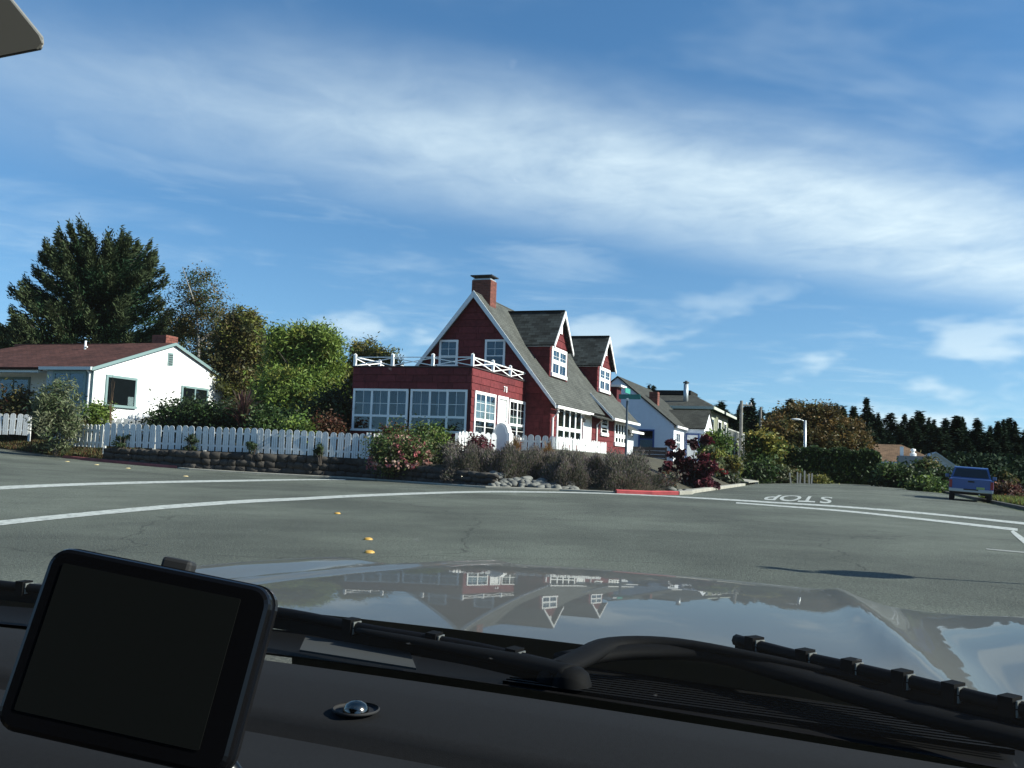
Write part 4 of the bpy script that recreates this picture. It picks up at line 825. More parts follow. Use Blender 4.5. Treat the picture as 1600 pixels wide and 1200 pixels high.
def crown(seed, blobs, n, leaf, cols, clump=0.35, per=70, shell=0.55, asp=0.45, droop=0.0, flat=0.8, jit=0.25):
    """leaf clumps spread through the blobs (cx,cy,cz,rx,ry,rz); cols = palette of leaf colours"""
    r = np.random.default_rng(seed); B = np.array(blobs, float); vol = (B[:, 3] * B[:, 4] * B[:, 5]) ** 0.75; K = max(6, n // per)
    bi = r.choice(len(B), K, p=vol / vol.sum()); d = unit(r, K); rad = shell + (1.0 - shell) * r.random(K) ** 0.6; rad = np.where(r.random(K) < 0.25, r.random(K) * shell, rad)
    cc = B[bi, :3] + d * rad[:, None] * B[bi, 3:6]; pal = np.array(cols); pc = pal[r.integers(0, len(pal), K)] * (1 + r.normal(0, 0.14, (K, 1)))
    ci = r.integers(0, K, n); sz = clump * (0.6 + 0.8 * r.random(K))
    p = cc[ci] + r.normal(size=(n, 3)) * sz[ci][:, None] * np.array([1, 1, flat]) * 0.55
    a = unit(r, n); a[:, 2] = a[:, 2] * 0.7 - droop; a /= np.linalg.norm(a, axis=1, keepdims=True); b = perp(r, a); s = leaf * (0.6 + 0.8 * r.random((n, 1)))
    return p, a * s, b * s * asp, pc[ci] * (1 + r.normal(0, jit, (n, 1)))
def cat(*parts): return [np.concatenate(x) for x in zip(*parts)]
def plant(name, label, catg, loc, leaves, m=None, group=None, trunk=None, tm=None, part='foliage'):
    o = empty(name, loc); tag(o, label, catg, group); link(part, leaf_mesh(part, *leaves), m or LEAF, o)
    if trunk: trunk.build('trunk' if part == 'crown' else 'stem', tm or BARK, o)
    return o
def foot(px, Y):                                             # ground point of the yard at a picture column and distance
    p = at(px, 700, Y); return Vector((p.x, p.y, yz(p.x, p.y)))
def limbs(h, r0, crownc, n, seed, spread=0.6, start=0.35):
    rr = random.Random(seed); mb = MB(); pts = [(rr.uniform(-.05, .05) * i, rr.uniform(-.05, .05) * i, h * i / 5) for i in range(6)]; mb.tube(pts, [r0 * (1 - 0.13 * i) for i in range(6)], 9)
    for k in range(n):
        z = h * rr.uniform(start, 0.95); a = rr.uniform(0, 6.28); l = spread * h * rr.uniform(0.5, 1); mb.tube([(0, 0, z), (math.cos(a) * l * .45, math.sin(a) * l * .45, z + l * 0.35), (math.cos(a) * l, math.sin(a) * l, z + l * 0.85)], [r0 * .45, r0 * .28, r0 * .08], 6)
    return mb
def shrub(label, px, y_top, y_bot, w_px, Y, cols, n=4500, leaf=0.09, seed=1, name='shrub', catg='shrub', group=None, lumps=5, sink=0.0, **kw):
    """rounded shrub set by its picture width and height at distance Y"""
    t, b = at(px, y_top, Y), at(px, y_bot, Y); w = w_px * Y / FPX; h = t.z - b.z; rr = random.Random(seed)
    loc = Vector((b.x, b.y, b.z - sink)); bl = [(0, 0, h * 0.45, w * 0.42, w * 0.40, h * 0.5)]
    for k in range(lumps):
        a = rr.uniform(0, 6.28); q_ = rr.uniform(0.25, 0.62); bl.append((math.cos(a) * w * 0.5 * q_, math.sin(a) * w * 0.45 * q_, h * rr.uniform(0.3, 0.72), w * rr.uniform(.16, .25), w * rr.uniform(.16, .25), h * rr.uniform(.2, .28)))
    lv = crown(seed, bl, n, leaf, cols, clump=kw.pop('clump', 0.22 * min(w, 2.5)), **kw)
    lv[0][:, 2] = np.maximum(lv[0][:, 2], -0.15)
    mb = MB()
    for k in range(4):
        a = k * 1.6 + seed; mb.tube([(0.05 * math.cos(a), 0.05 * math.sin(a), -0.3), (0.2 * w * math.cos(a), 0.2 * w * math.sin(a), h * 0.6)], [0.03, 0.012], 5)
    return plant(name, label, catg, loc, lv, group=group, trunk=mb)
def stem_bush(label, px, y_top, y_bot, w_px, Y, cols, tips, n=2600, seed=1, name='lavender_bush', catg='shrub', group=None, sink=0.1):
    """soft mound of fine grey-green shoots pointing out of a lumpy dome, faded flower spikes on the outside"""
    r = np.random.default_rng(seed); t, b = at(px, y_top, Y), at(px, y_bot, Y); w = w_px * Y / FPX; h = t.z - b.z + sink; R_ = w / 2; pal, tp = np.array(cols), np.array(tips)
    def shoots(n, r0, r1, ln, wd, pal):
        d = unit(r, n); d[:, 2] = np.abs(d[:, 2]) * 1.0; d /= np.linalg.norm(d, axis=1, keepdims=True); lump = 1 + 0.09 * np.sin(3.1 * d[:, 0] * 3 + seed) + 0.09 * np.sin(2.7 * d[:, 1] * 3 + 2 * seed) + 0.08 * np.sin(9 * d[:, 2] + seed)
        rad = (r0 + (r1 - r0) * r.random(n) ** 0.6) * lump; p = d * rad[:, None] * np.array([R_, R_, h]); p[:, 2] = np.maximum(p[:, 2], 0.02)
        a = d * np.array([0.8, 0.8, 0.7]) + np.array([0, 0, 0.55]) + r.normal(0, 0.28, (n, 3)); a /= np.linalg.norm(a, axis=1, keepdims=True); s = ln * (0.55 + 0.9 * r.random((n, 1)))
        patch = 1 + 0.18 * np.sin(5 * d[:, :1] + seed) * np.sin(4 * d[:, 1:2]); return p, a * s, perp(r, a) * wd * (0.7 + 0.6 * r.random((n, 1))), pal[r.integers(0, len(pal), n)] * patch * (1 + r.normal(0, 0.2, (n, 1)))
    loc = Vector((b.x, b.y, b.z - sink)); o = empty(name, loc); tag(o, label, catg, group)
    link('foliage', leaf_mesh('foliage', *cat(shoots(n * 2, 0.35, 0.92, 0.07, 0.013, pal), shoots(n * 2, 0.7, 0.97, 0.05, 0.013, pal))), BLADE, o); link('flower_spikes', leaf_mesh('flower_spikes', *shoots(n, 0.84, 1.03, 0.06, 0.010, tp)), BLADE, o); return o
def tuft(label, px, y_top, y_bot, w_px, Y, cols, n=220, seed=1, name='grass_tuft', catg='grass', wid=0.02, group=None):
    r = np.random.default_rng(seed); t, b = at(px, y_top, Y), at(px, y_bot, Y); w = w_px * Y / FPX / 2; h = t.z - b.z + 0.15; seg = 4; P = []; A = []; Bv = []; T = []; th = r.random(n) * 6.283; out = w * (0.2 + 0.8 * r.random(n)); hh = h * (0.6 + 0.45 * r.random(n)); tint = np.array(cols)[r.integers(0, len(cols), n)] * (1 + r.normal(0, 0.15, (n, 1)))
    dirx = np.stack([np.cos(th), np.sin(th), 0 * th], 1); side = np.stack([-np.sin(th), np.cos(th), 0 * th], 1) + r.normal(0, 0.3, (n, 3)); side /= np.linalg.norm(side, axis=1, keepdims=True)
    f = lambda s: dirx * (out * s ** 1.8)[:, None] + np.array([0, 0, 1]) * (hh * (1.25 * s - 0.25 * s ** 3 * (1 + 0.8 * (out > w * 0.6))))[:, None]
    for k in range(seg):
        p0, p1 = f((k - 0.15) / seg if k else 0.0), f(min((k + 1.15) / seg, 1.08)); P.append((p0 + p1) / 2); A.append((p1 - p0) / 2); Bv.append(side * wid * (1.1 - 0.2 * k)); T.append(tint)
    o = empty(name, Vector((b.x, b.y, b.z - 0.1))); tag(o, label, catg, group); link('blades', leaf_mesh('blades', *[np.concatenate(x) for x in (P, A, Bv, T)]), BLADE, o); return o

# palettes
DKG = [(0.018, 0.034, 0.014), (0.025, 0.045, 0.016), (0.035, 0.055, 0.02)]
MIDG = [(0.035, 0.07, 0.018), (0.05, 0.09, 0.022), (0.07, 0.10, 0.03)]
BRG = [(0.13, 0.19, 0.035), (0.16, 0.22, 0.045), (0.075, 0.13, 0.025)]
YELG = [(0.15, 0.16, 0.03), (0.19, 0.175, 0.035), (0.11, 0.12, 0.03), (0.20, 0.16, 0.035)]
OLIVE = [(0.085, 0.085, 0.03), (0.10, 0.085, 0.03), (0.06, 0.07, 0.028), (0.12, 0.09, 0.03)]
RUST = [(0.12, 0.072, 0.02), (0.095, 0.072, 0.022), (0.15, 0.095, 0.028), (0.06, 0.066, 0.022), (0.075, 0.075, 0.025)]
REDB = [(0.09, 0.03, 0.02), (0.07, 0.04, 0.02), (0.05, 0.045, 0.02), (0.12, 0.05, 0.025)]
MAROON = [(0.045, 0.008, 0.014), (0.065, 0.010, 0.02), (0.03, 0.008, 0.012), (0.085, 0.014, 0.022)]
SAGE = [(0.13, 0.15, 0.08), (0.10, 0.12, 0.06), (0.16, 0.17, 0.10), (0.07, 0.10, 0.04)]
LAVG = [(0.095, 0.10, 0.07), (0.12, 0.115, 0.085), (0.075, 0.092, 0.05), (0.125, 0.105, 0.085)]
LAVT = [(0.17, 0.135, 0.12), (0.15, 0.12, 0.14), (0.16, 0.13, 0.11), (0.13, 0.11, 0.09)]
SPR = [(0.016, 0.040, 0.022), (0.023, 0.052, 0.026), (0.033, 0.062, 0.028), (0.056, 0.076, 0.036)]

# ------------------------------------------------------------------ trees on the left
def spreading_conifer():
    Y = 64; b = at(143, 640, Y); top = at(150, 357, Y); r = np.random.default_rng(4); rr = random.Random(4); base = Vector((b.x, b.y, 2.0)); Ht = top.z - 2.0
    P = []; A = []; B = []; T = []; mb = MB(); mb.tube([(0, 0, -0.5), (0.1, 0, Ht * 0.4), (0, 0.1, Ht * 0.9)], [0.5, 0.34, 0.08], 9); pal = np.array(SPR)
    half = 166 * Y / FPX
    def prof(t):                                            # half width of the crown at relative height t
        return half * float(np.interp(t, [0.0, 0.18, 0.35, 0.55, 0.75, 0.9, 1.0], [0.8, 1.05, 1.0, 0.86, 0.70, 0.52, 0.34]))
    for k in range(190):
        t = 0.14 + 0.86 * rr.random() ** 0.95; az = rr.uniform(0, 6.283); L_ = prof(t) * rr.uniform(0.72, 1.06); z1 = Ht * t
        rise = (0.05 + 0.42 * t) * L_ * rr.uniform(0.5, 1.3); z0 = max(1.0, z1 - rise * 0.9 - (t > 0.85) * Ht * 0.12); d = np.array([math.cos(az), math.sin(az), 0]); droop = 0.10 * L_
        n = int(900 * (0.5 + L_ / half)); s = r.random(n) ** 0.62
        pos = d[None] * (L_ * s)[:, None] + np.array([0, 0, 1.0]) * (z0 + (z1 - z0) * s ** 1.35 - droop * np.sin(np.pi * s))[:, None]
        sd = np.array([-d[1], d[0], 0]); fan = 0.26 * L_ * (1.05 - s) + 0.14; off = r.normal(0, 1, (n, 1)) * fan[:, None] * 0.6 * sd[None] + np.array([0, 0, 1.0]) * (r.normal(0, 0.22, n) - 0.10)[:, None]
        pos = pos + off; sgn = np.sign((off @ sd))[:, None]; ax = d[None] * 0.8 + sd[None] * sgn * 0.55 + np.array([0, 0, 1.0]) * (0.25 + 0.5 * s[:, None] - 0.35 * r.random((n, 1))) + r.normal(0, 0.3, (n, 3)); ax /= np.linalg.norm(ax, axis=1, keepdims=True)
        sz = 0.10 + 0.10 * r.random((n, 1)); P.append(pos); A.append(ax * sz); B.append(perp(r, ax) * sz * 0.26); tint = pal[r.integers(0, 3, n)] * rr.uniform(0.75, 1.35); tip = s > 0.85; tint[tip] = pal[3] * 0.9; T.append(tint * (1 + r.normal(0, 0.2, (n, 1))))
        mb.tube([(0, 0, z0), tuple(d * L_ * 0.5 + np.array([0, 0, z0 + (z1 - z0) * 0.4 - droop])), tuple(d * L_ * 0.95 + np.array([0, 0, z1]))], [0.09, 0.05, 0.012], 5)
    lv = [np.concatenate(x) for x in (P, A, B, T)]
    plant('spreading_conifer', 'tall dark spreading conifer behind the white house', 'tree', base, lv, NEEDLE, trunk=mb, part='crown')
spreading_conifer()
def tree(name, label, px, y_top, y_bot, w_px, Y, blobs, cols, n, leaf, seed, tm=None, group=None, m=None, **kw):
    """blobs in units of the picture box: (u across -1..1, v up 0..1, ru, rv)"""
    t, b = at(px, y_top, Y), at(px, y_bot, Y); hw = w_px * Y / FPX / 2; h = t.z - b.z; g = yz(b.x, b.y); rr = random.Random(seed); bl = []
    for (u, v, ru, rv) in blobs: bl.append((u * hw, rr.uniform(-0.35, 0.35) * hw, b.z - g + v * h, ru * hw, ru * hw * rr.uniform(0.8, 1.1), rv * h))
    lv = crown(seed, bl, n, leaf, cols, **kw); tk = limbs((t.z - g) * 0.72, max(0.07, hw * 0.06), None, 9, seed, 0.45)
    return plant(name, label, 'tree', (b.x, b.y, g), lv, m, trunk=tk, tm=tm, part='crown', group=group)
tree('birch_tree', 'thin half-bare birch with pale stems right of the dark conifer', 305, 418, 600, 130, 60, [(0.0, 0.72, 0.55, 0.28), (-0.5, 0.5, 0.5, 0.32), (0.45, 0.55, 0.45, 0.3), (0, 0.4, 0.8, 0.4), (-0.3, 0.85, 0.3, 0.13), (0.2, 0.9, .25, .1)], OLIVE + MIDG[:1], 17000, 0.075, 21, BARKP, clump=0.5, per=40, shell=0.3, jit=0.3)
tree('round_tree', 'rounded yellow-brown broadleaf tree between the birch and the bright green tree', 362, 476, 650, 108, 57, [(0.1, 0.6, 0.72, 0.36), (0.25, 0.76, 0.55, 0.22), (-0.25, 0.45, 0.65, 0.3), (0.4, 0.4, 0.55, 0.35), (0, 0.2, 0.8, 0.25)], OLIVE + YELG[:1], 44000, 0.105, 22, clump=0.55, per=90, jit=0.14)
tree('willow_tree', 'bright green feathery tree left of the sun room', 466, 506, 680, 142, 48.5, [(0.0, 0.72, 0.5, 0.24), (-0.45, 0.6, 0.42, 0.32), (0.45, 0.6, 0.45, 0.3), (0.05, 0.86, 0.36, 0.14), (-0.5, 0.85, 0.22, 0.12), (0.5, 0.83, 0.28, 0.13), (0, 0.3, 0.9, 0.32)], BRG + BRG[:2] + YELG[:1], 62000, 0.115, 23, clump=0.5, per=90, droop=0.55, asp=0.30, jit=0.12)
tree('bamboo_clump', 'yellow-green arching bamboo clump showing above the sun room railing', 572, 526, 680, 96, 52, [(-0.2, 0.72, 0.55, 0.26), (0.35, 0.62, 0.5, 0.28), (0.7, 0.68, 0.3, 0.18), (-0.4, 0.4, 0.6, 0.35)], YELG + OLIVE[:1], 22000, 0.12, 24, clump=0.42, per=60, droop=0.4, asp=0.25)
shrub('dark evergreen shrub against the left end of the sun room', 516, 588, 690, 76, 43.5, DKG, 9000, 0.10, 31, sink=0.4)
shrub('dense dark green laurel bush below the white house gable window', 285, 613, 684, 120, 45.3, DKG + MIDG[:1], 9000, 0.10, 32, sink=0.4)
shrub('dark green bush left of the purple flax', 352, 618, 688, 90, 44.6, DKG + MIDG[:1], 7000, 0.10, 33, sink=0.4)
shrub('rounded green bush right of the purple flax behind the fence', 438, 620, 700, 100, 43.0, MIDG + DKG[:1], 9000, 0.10, 34, sink=0.4)
shrub('bright leafy branch mass spilling over the long picket fence', 468, 652, 690, 54, 41.2, BRG + MIDG, 3000, 0.09, 35)
shrub('reddish-brown bush behind the fence by the sun room', 517, 650, 700, 62, 41.8, REDB, 3500, 0.08, 36)
shrub('small bright rounded bush under the big white house window', 149, 622, 672, 50, 45.6, BRG, 3500, 0.08, 37)
shrub('pale willowy shrub standing in front of the white house bay', 87, 584, 702, 84, 42.8, SAGE, 8500, 0.11, 38, asp=0.25, shell=0.3, clump=0.36, per=45)
shrub('rust and green bush at the left picture edge', 18, 600, 678, 86, 48.5, REDB + OLIVE, 5500, 0.10, 39)
shrub('low olive shrub between the two picket fences', 115, 655, 690, 66, 45.2, OLIVE, 2500, 0.08, 40)
tuft('purple flax with sword-like leaves behind the long fence', 378, 610, 690, 74, 43.6, [(0.07, 0.03, 0.03), (0.05, 0.025, 0.03), (0.10, 0.05, 0.035), (0.05, 0.04, 0.025)], 150, 41, 'flax_plant', 'plant', 0.05)
tuft('pale dry stalks in front of the big white house window', 170, 586, 690, 20, 44.8, [(0.16, 0.10, 0.06)], 14, 42, 'dry_stalks', 'plant', 0.018)
for i, (px, yt, yb, w, Y, lab) in enumerate([(190, 671, 702, 26, 42.3, 'dark leafy tuft added as a shadow on the long fence, near its left end'), (297, 676, 706, 20, 41.4, 'dark leafy tuft added as a shadow on the middle of the long fence'), (500, 690, 716, 18, 40.1, 'dark leafy tuft added as a shadow on the long fence near the sun room'), (395, 684, 710, 22, 40.5, 'dark leafy tuft added as a shadow on the long fence below the flax')]):
    shrub(lab, px, yt, yb, w, Y - 0.12, DKG, 500, 0.06, 50 + i, 'fence_shadow_tuft', 'plant', 'leafy tufts standing in for shadows on the fence', lumps=3)  # tufts added in place of leaf shadows on the pickets
# grassy bank at the far left
def grass_bank():
    r = np.random.default_rng(8); n = 16000; e0, e1 = np.array(EDGE[1]), np.array(EDGE[4]); t = r.random(n); d = r.random(n) ** 1.3 * 4.5; dr = (e1 - e0) / np.linalg.norm(e1 - e0); nr = np.array([-dr[1], dr[0]]); xy = e0 + (e1 - e0) * t[:, None] + nr * d[:, None]
    z = yard_z(xy[:, 0][None], xy[:, 1][None])[0]; k = np.array(OLIVE + REDB[:2] + MIDG[:1]); a = np.stack([r.normal(0, .4, n), r.normal(0, .4, n), np.ones(n)], 1); a /= np.linalg.norm(a, axis=1, keepdims=True); s = 0.05 + 0.10 * r.random((n, 1))
    o = link('bank_grass', leaf_mesh('bank_grass', np.column_stack([xy, z + s[:, 0] * 0.7]), a * s, perp(r, a) * 0.02, k[r.integers(0, len(k), n)] * (1 + r.normal(0, 0.2, (n, 1)))), BLADE); tag(o, 'rough olive and brown grass on the bank at the left', 'grass', kind='stuff')
grass_bank()

# ------------------------------------------------------------------ planting in front of the red house
def rose_bush():
    o = shrub('pink-flowered bush at the corner of the stone wall', 630, 671, 735, 112, 38.2, MIDG + OLIVE[:1], 9000, 0.07, 61, 'flowering_bush', sink=0.1)
    r = np.random.default_rng(62); n = 420; k = 130; th = r.random(k) * 6.283; ph = np.arccos(r.random(k)); R1 = 1.42; cc = np.stack([np.sin(ph) * np.cos(th) * R1, np.sin(ph) * np.sin(th) * R1 * 0.95, 0.15 + 1.35 * np.cos(ph)], 1)
    pal = np.array([(0.50, 0.16, 0.17), (0.45, 0.24, 0.20), (0.48, 0.32, 0.26), (0.36, 0.12, 0.13)]); ci = r.integers(0, k, n * 3); p = cc[ci] + r.normal(0, 0.06, (n * 3, 3)); a = unit(r, n * 3); s = 0.05 + 0.02 * r.random((n * 3, 1))
    link('blossom', leaf_mesh('blossom', p, a * s, perp(r, a) * s * 0.9, pal[r.integers(0, 4, k)][ci]), LEAF, o)
rose_bush()
shrub('rounded green shrub under the sun room windows', 668, 663, 722, 66, 39.9, MIDG + BRG[:1], 5500, 0.07, 63)
shrub('red-tinged shrub left of the rounded green shrub, under the windows', 612, 661, 720, 64, 40.0, REDB + MIDG[:1], 3800, 0.08, 64)
shrub('low grey-green plant between the pink bush and the lavender', 705, 690, 738, 50, 38.0, LAVG + SAGE[:1], 2600, 0.06, 65)
shrub('crimson-leaved small shrub in front of the low lit fence', 748, 682, 716, 44, 38.6, [(0.16, 0.03, 0.045), (0.11, 0.025, 0.035), (0.08, 0.04, 0.03)], 1800, 0.07, 66)
LV = 'grey-green lavender mounds on the corner bank'
for i, (px, yt, yb, w, Y, lab) in enumerate([(732, 694, 748, 96, 36.6, 'leftmost lavender mound above the end of the stone wall'), (795, 690, 750, 100, 36.5, 'lavender mound above the grey cobbles'), (840, 694, 752, 84, 36.9, 'lavender mound between the two golden grass tufts'), (888, 702, 768, 82, 35.7, 'drooping lavender mound reaching the kerb right of the cobbles'), (976, 705, 771, 128, 35.9, 'largest lavender mound with purplish top, behind the red kerb'), (925, 712, 768, 60, 36.4, 'lavender mound tucked between two bigger ones')]):
    stem_bush(lab, px, yt + 4, yb, w, Y, LAVG, LAVT, 4000, 70 + i, group=LV)
for i, (px, yt, yb, w, Y, lab) in enumerate([(805, 683, 720, 34, 37.9, 'golden grass tuft in front of the arched panel'), (856, 690, 730, 34, 37.8, 'golden grass tuft below the bright picket fence')]): tuft(lab, px, yt, yb, w, Y, [(0.26, 0.14, 0.05), (0.22, 0.13, 0.05), (0.16, 0.11, 0.05)], 260, 80 + i, group='golden grass tufts')
shrub('low brown shrub between the lavender and the dark red shrub', 1040, 735, 768, 44, 36.2, REDB + LAVG, 2200, 0.07, 83)
def dark_red_shrub():
    Y = 42.5; px0 = 1078; b = at(px0, 768, Y); bl = []
    for (px, py, r_) in [(1050, 705, 11), (1062, 722, 16), (1080, 735, 18), (1098, 712, 8), (1102, 690, 8), (1085, 698, 7), (1110, 728, 12), (1060, 745, 16), (1090, 755, 16), (1118, 758, 9), (1042, 730, 9), (1048, 692, 6), (1105, 742, 12), (1075, 758, 14)]:
        c = at(px, py, Y); k = r_ * Y / FPX; bl.append((c.x - b.x, random.uniform(-.5, .5), c.z - b.z, k, k, k))
    lv = crown(84, bl, 5200, 0.12, MAROON, clump=0.16, per=60, asp=0.6); mb = MB()
    for q_ in bl: mb.tube([(0, 0, -0.3), (q_[0] * 0.4, q_[1] * .4, q_[2] * 0.6), q_[:3]], [0.04, 0.025, 0.01], 5)
    plant('red_smoke_bush', 'dark maroon open shrub beside the street corner kerb', 'shrub', b, lv, trunk=mb)
dark_red_shrub()
for (lab, px, yt, yb, w, Y, cols, n, leaf, sd) in [
    ('green vine-like bush against the white wing gable', 1117, 664, 725, 46, 66, MIDG + BRG, 4500, 0.15, 90), ('pale yellow-tan feathery shrub right of the maroon shrub', 1112, 690, 745, 38, 58, SAGE + YELG, 3500, 0.13, 91),
    ('tan seeding shrub below the olive house deck', 1142, 700, 752, 40, 60, YELG + OLIVE, 3000, 0.13, 92), ('round yellow-green bush in front of the utility pole', 1190, 668, 722, 72, 70, YELG + MIDG[:2], 7500, 0.16, 93),
    ('dark green bush below the yellow-green bush', 1183, 712, 756, 62, 66, MIDG + DKG, 5000, 0.14, 94), ('low grey-green bush by the end of the driveway', 1135, 735, 758, 44, 57, LAVG + MIDG[:1], 2200, 0.12, 95),
    ('red-flowered small plant between the driveway bushes', 1132, 722, 738, 14, 56.5, [(0.22, 0.03, 0.03), (0.05, 0.06, 0.02)], 600, 0.1, 96), ('low straw-coloured plants at the foot of the hedge', 1222, 722, 757, 40, 67, OLIVE + SAGE, 2500, 0.12, 97),
    ('golden low shrub right of the white stakes', 1284, 738, 757, 34, 68, YELG, 2000, 0.12, 98), ('small green bush behind the white stakes', 1248, 728, 755, 40, 70, MIDG + OLIVE, 2500, 0.13, 99),
    ('green spreading bush with forked stem at the hedge end', 1402, 718, 764, 72, 66, MIDG + DKG, 6500, 0.15, 100), ('bright green low bush left of the pickup', 1452, 744, 772, 62, 58, BRG + MIDG, 4000, 0.13, 101),
    ('rounded olive bush in front of the grey house', 1450, 712, 742, 44, 72, OLIVE + MIDG, 3500, 0.14, 102), ('dark hedge bush just behind the left of the pickup', 1468, 730, 768, 60, 64, DKG, 4500, 0.14, 103),
    ('red-brown bush right of the pickup', 1577, 746, 790, 46, 52, REDB + MAROON[:1], 3500, 0.12, 104), ('tall brown-green shrub behind the right side of the pickup', 1558, 728, 780, 40, 60, OLIVE + DKG, 3500, 0.14, 105),
    ('dark brown low shrub at the right picture edge', 1596, 768, 800, 60, 44, REDB + DKG, 3500, 0.1, 106)]:
    shrub(lab, px, yt, yb, w, Y, cols, n, leaf, sd, sink=0.3)
def hedge():
    r = np.random.default_rng(110); Y = 72; a, b = at(1222, 753, Y), at(1376, 762, 71); o = empty('clipped_hedge', (a.x, a.y, a.z - 0.2)); tag(o, 'long dark clipped hedge with sunlit top at the end of the street', 'hedge')
    d = b - a; L_ = math.hypot(d.x, d.y); h = at(1300, 704, Y).z - a.z + 0.2; n = 26000; t = r.random(n); face = r.random(n); th = 1.6; top = face > 0.62; w = np.where(top, r.random(n) * th, r.random(n) ** 3 * 0.5); z = np.where(top, h + r.normal(0, 0.06, n), r.random(n) * h) + 0.10 * np.sin(t * 23) + 0.07 * np.sin(t * 61)
    p = np.stack([d.x * t - d.y / L_ * w, d.y * t + d.x / L_ * w, z + d.z * t], 1) + r.normal(0, 0.05, (n, 3)); ax = unit(r, n); s = 0.11 + 0.08 * r.random((n, 1)); pal = np.array(DKG + MIDG[:2])
    link('foliage', leaf_mesh('foliage', p, ax * s, perp(r, ax) * s * 0.5, pal[r.integers(0, len(pal), n)] * (1 + r.normal(0, 0.2, (n, 1)))), LEAF, o)
    mb = MB(); q_ = Vector((-d.y, d.x, 0)).normalized(); mb.prism([q_ * 0.35, q_ * 0.35 + d, q_ * 0.35 + d + Vector((0, 0, h * 0.9)), q_ * 0.35 + Vector((0, 0, h * 0.9))], q_ * 0.9); mb.build('solid_core', mat('hedge_core', (0.012, 0.016, 0.008), 1.0), o)  # solid near-black slab filling the hedge
hedge()
tree('rust_tree', 'wide rust-coloured autumn tree above the clipped hedge', 1272, 628, 722, 172, 88, [(0.0, 0.62, 0.55, 0.34), (-0.35, 0.72, 0.4, 0.24), (0.45, 0.42, 0.5, 0.32), (-0.6, 0.45, 0.38, 0.3), (0.75, 0.28, 0.28, 0.2), (0.0, 0.3, 0.85, 0.28), (0.1, 0.85, 0.3, 0.12)], RUST, 40000, 0.15, 111, clump=0.6, per=60)
# verge grass by the right kerb
def verge_grass():
    r = np.random.default_rng(12); n = 15000; lat = 21.45 + r.random(n) ** 1.5 * 4; dep = -14 + r.random(n) * 26; x = HC.x + GX.x * lat + GY.x * dep; y = HC.y + GX.y * lat + GY.y * dep; z = verge_z(x[None], y[None])[0]; s = 0.05 + 0.1 * r.random((n, 1)); a = np.stack([r.normal(0, .4, n), r.normal(0, .4, n), np.ones(n)], 1); a /= np.linalg.norm(a, axis=1, keepdims=True); k = np.array(BRG + OLIVE + YELG[:2])
    o = link('verge_tufts', leaf_mesh('verge_tufts', np.stack([x, y, z + s[:, 0] * .7], 1), a * s, perp(r, a) * 0.02, k[r.integers(0, len(k), n)]), BLADE); tag(o, 'green and straw grass along the right kerb', 'grass', kind='stuff')
verge_grass()
# far conifers
def conifer_mesh(seed, H=14.0, W=3.2):
    r = np.random.default_rng(seed); rr = random.Random(seed); P = []; A = []; B = []; T = []; pal = np.array(SPR[:3]); z = H * 0.10
    while z < H * 0.985:
        t = z / H; L0 = W * min(1.0, 1.2 * (1 - t)) ** 1.1 * rr.uniform(0.9, 1.05) + 0.05; nb = rr.randint(5, 7)
        for k in range(nb):
            az = rr.uniform(0, 6.283); L_ = L0 * rr.uniform(0.6, 1.2); n = int(8 + 46 * L_ / W); s = r.random(n) ** 0.7; d = np.array([math.cos(az), math.sin(az), 0]); sd = np.array([-d[1], d[0], 0]); dz = -0.18 * L_ + 0.1
            pos = d * (L_ * s)[:, None] + np.array([0, 0, 1.0]) * (z + dz * s + 0.12 * L_ * s ** 3 + r.normal(0, 0.22, n))[:, None] + sd * (r.normal(0, 0.16, n) * L_ * (1.1 - s))[:, None] + r.normal(0, 0.08, (n, 3)); ax = d + sd * r.normal(0, 0.6, (n, 1)) + np.array([0, 0, 1.0]) * r.normal(-0.15, 0.35, (n, 1)); ax /= np.linalg.norm(ax, axis=1, keepdims=True); sz = (0.22 + 0.2 * r.random((n, 1))) * (0.55 + 0.45 * (1 - t))
            P.append(pos); A.append(ax * sz); B.append(perp(r, ax) * sz * 0.4); T.append(pal[r.integers(0, 3, n)] * 0.52 * rr.uniform(0.7, 1.3))
        z += H * 0.017 * rr.uniform(0.8, 1.3)
    return leaf_mesh('crown', *[np.concatenate(x) for x in (P, A, B, T)])
CON = [conifer_mesh(200 + i, 14, w) for i, w in enumerate((3.0, 3.6, 2.6, 4.2, 3.3, 2.9))]
for me in CON: me.materials.append(NEEDLE)
mbt = MB(); mbt.tube([(0, 0, -3), (0, 0, 6), (0, 0, 13.6)], [0.3, 0.2, 0.03], 7); TRK = mbt.build('trunk_tmp', BARK); TRKM = TRK.data; bpy.data.objects.remove(TRK)
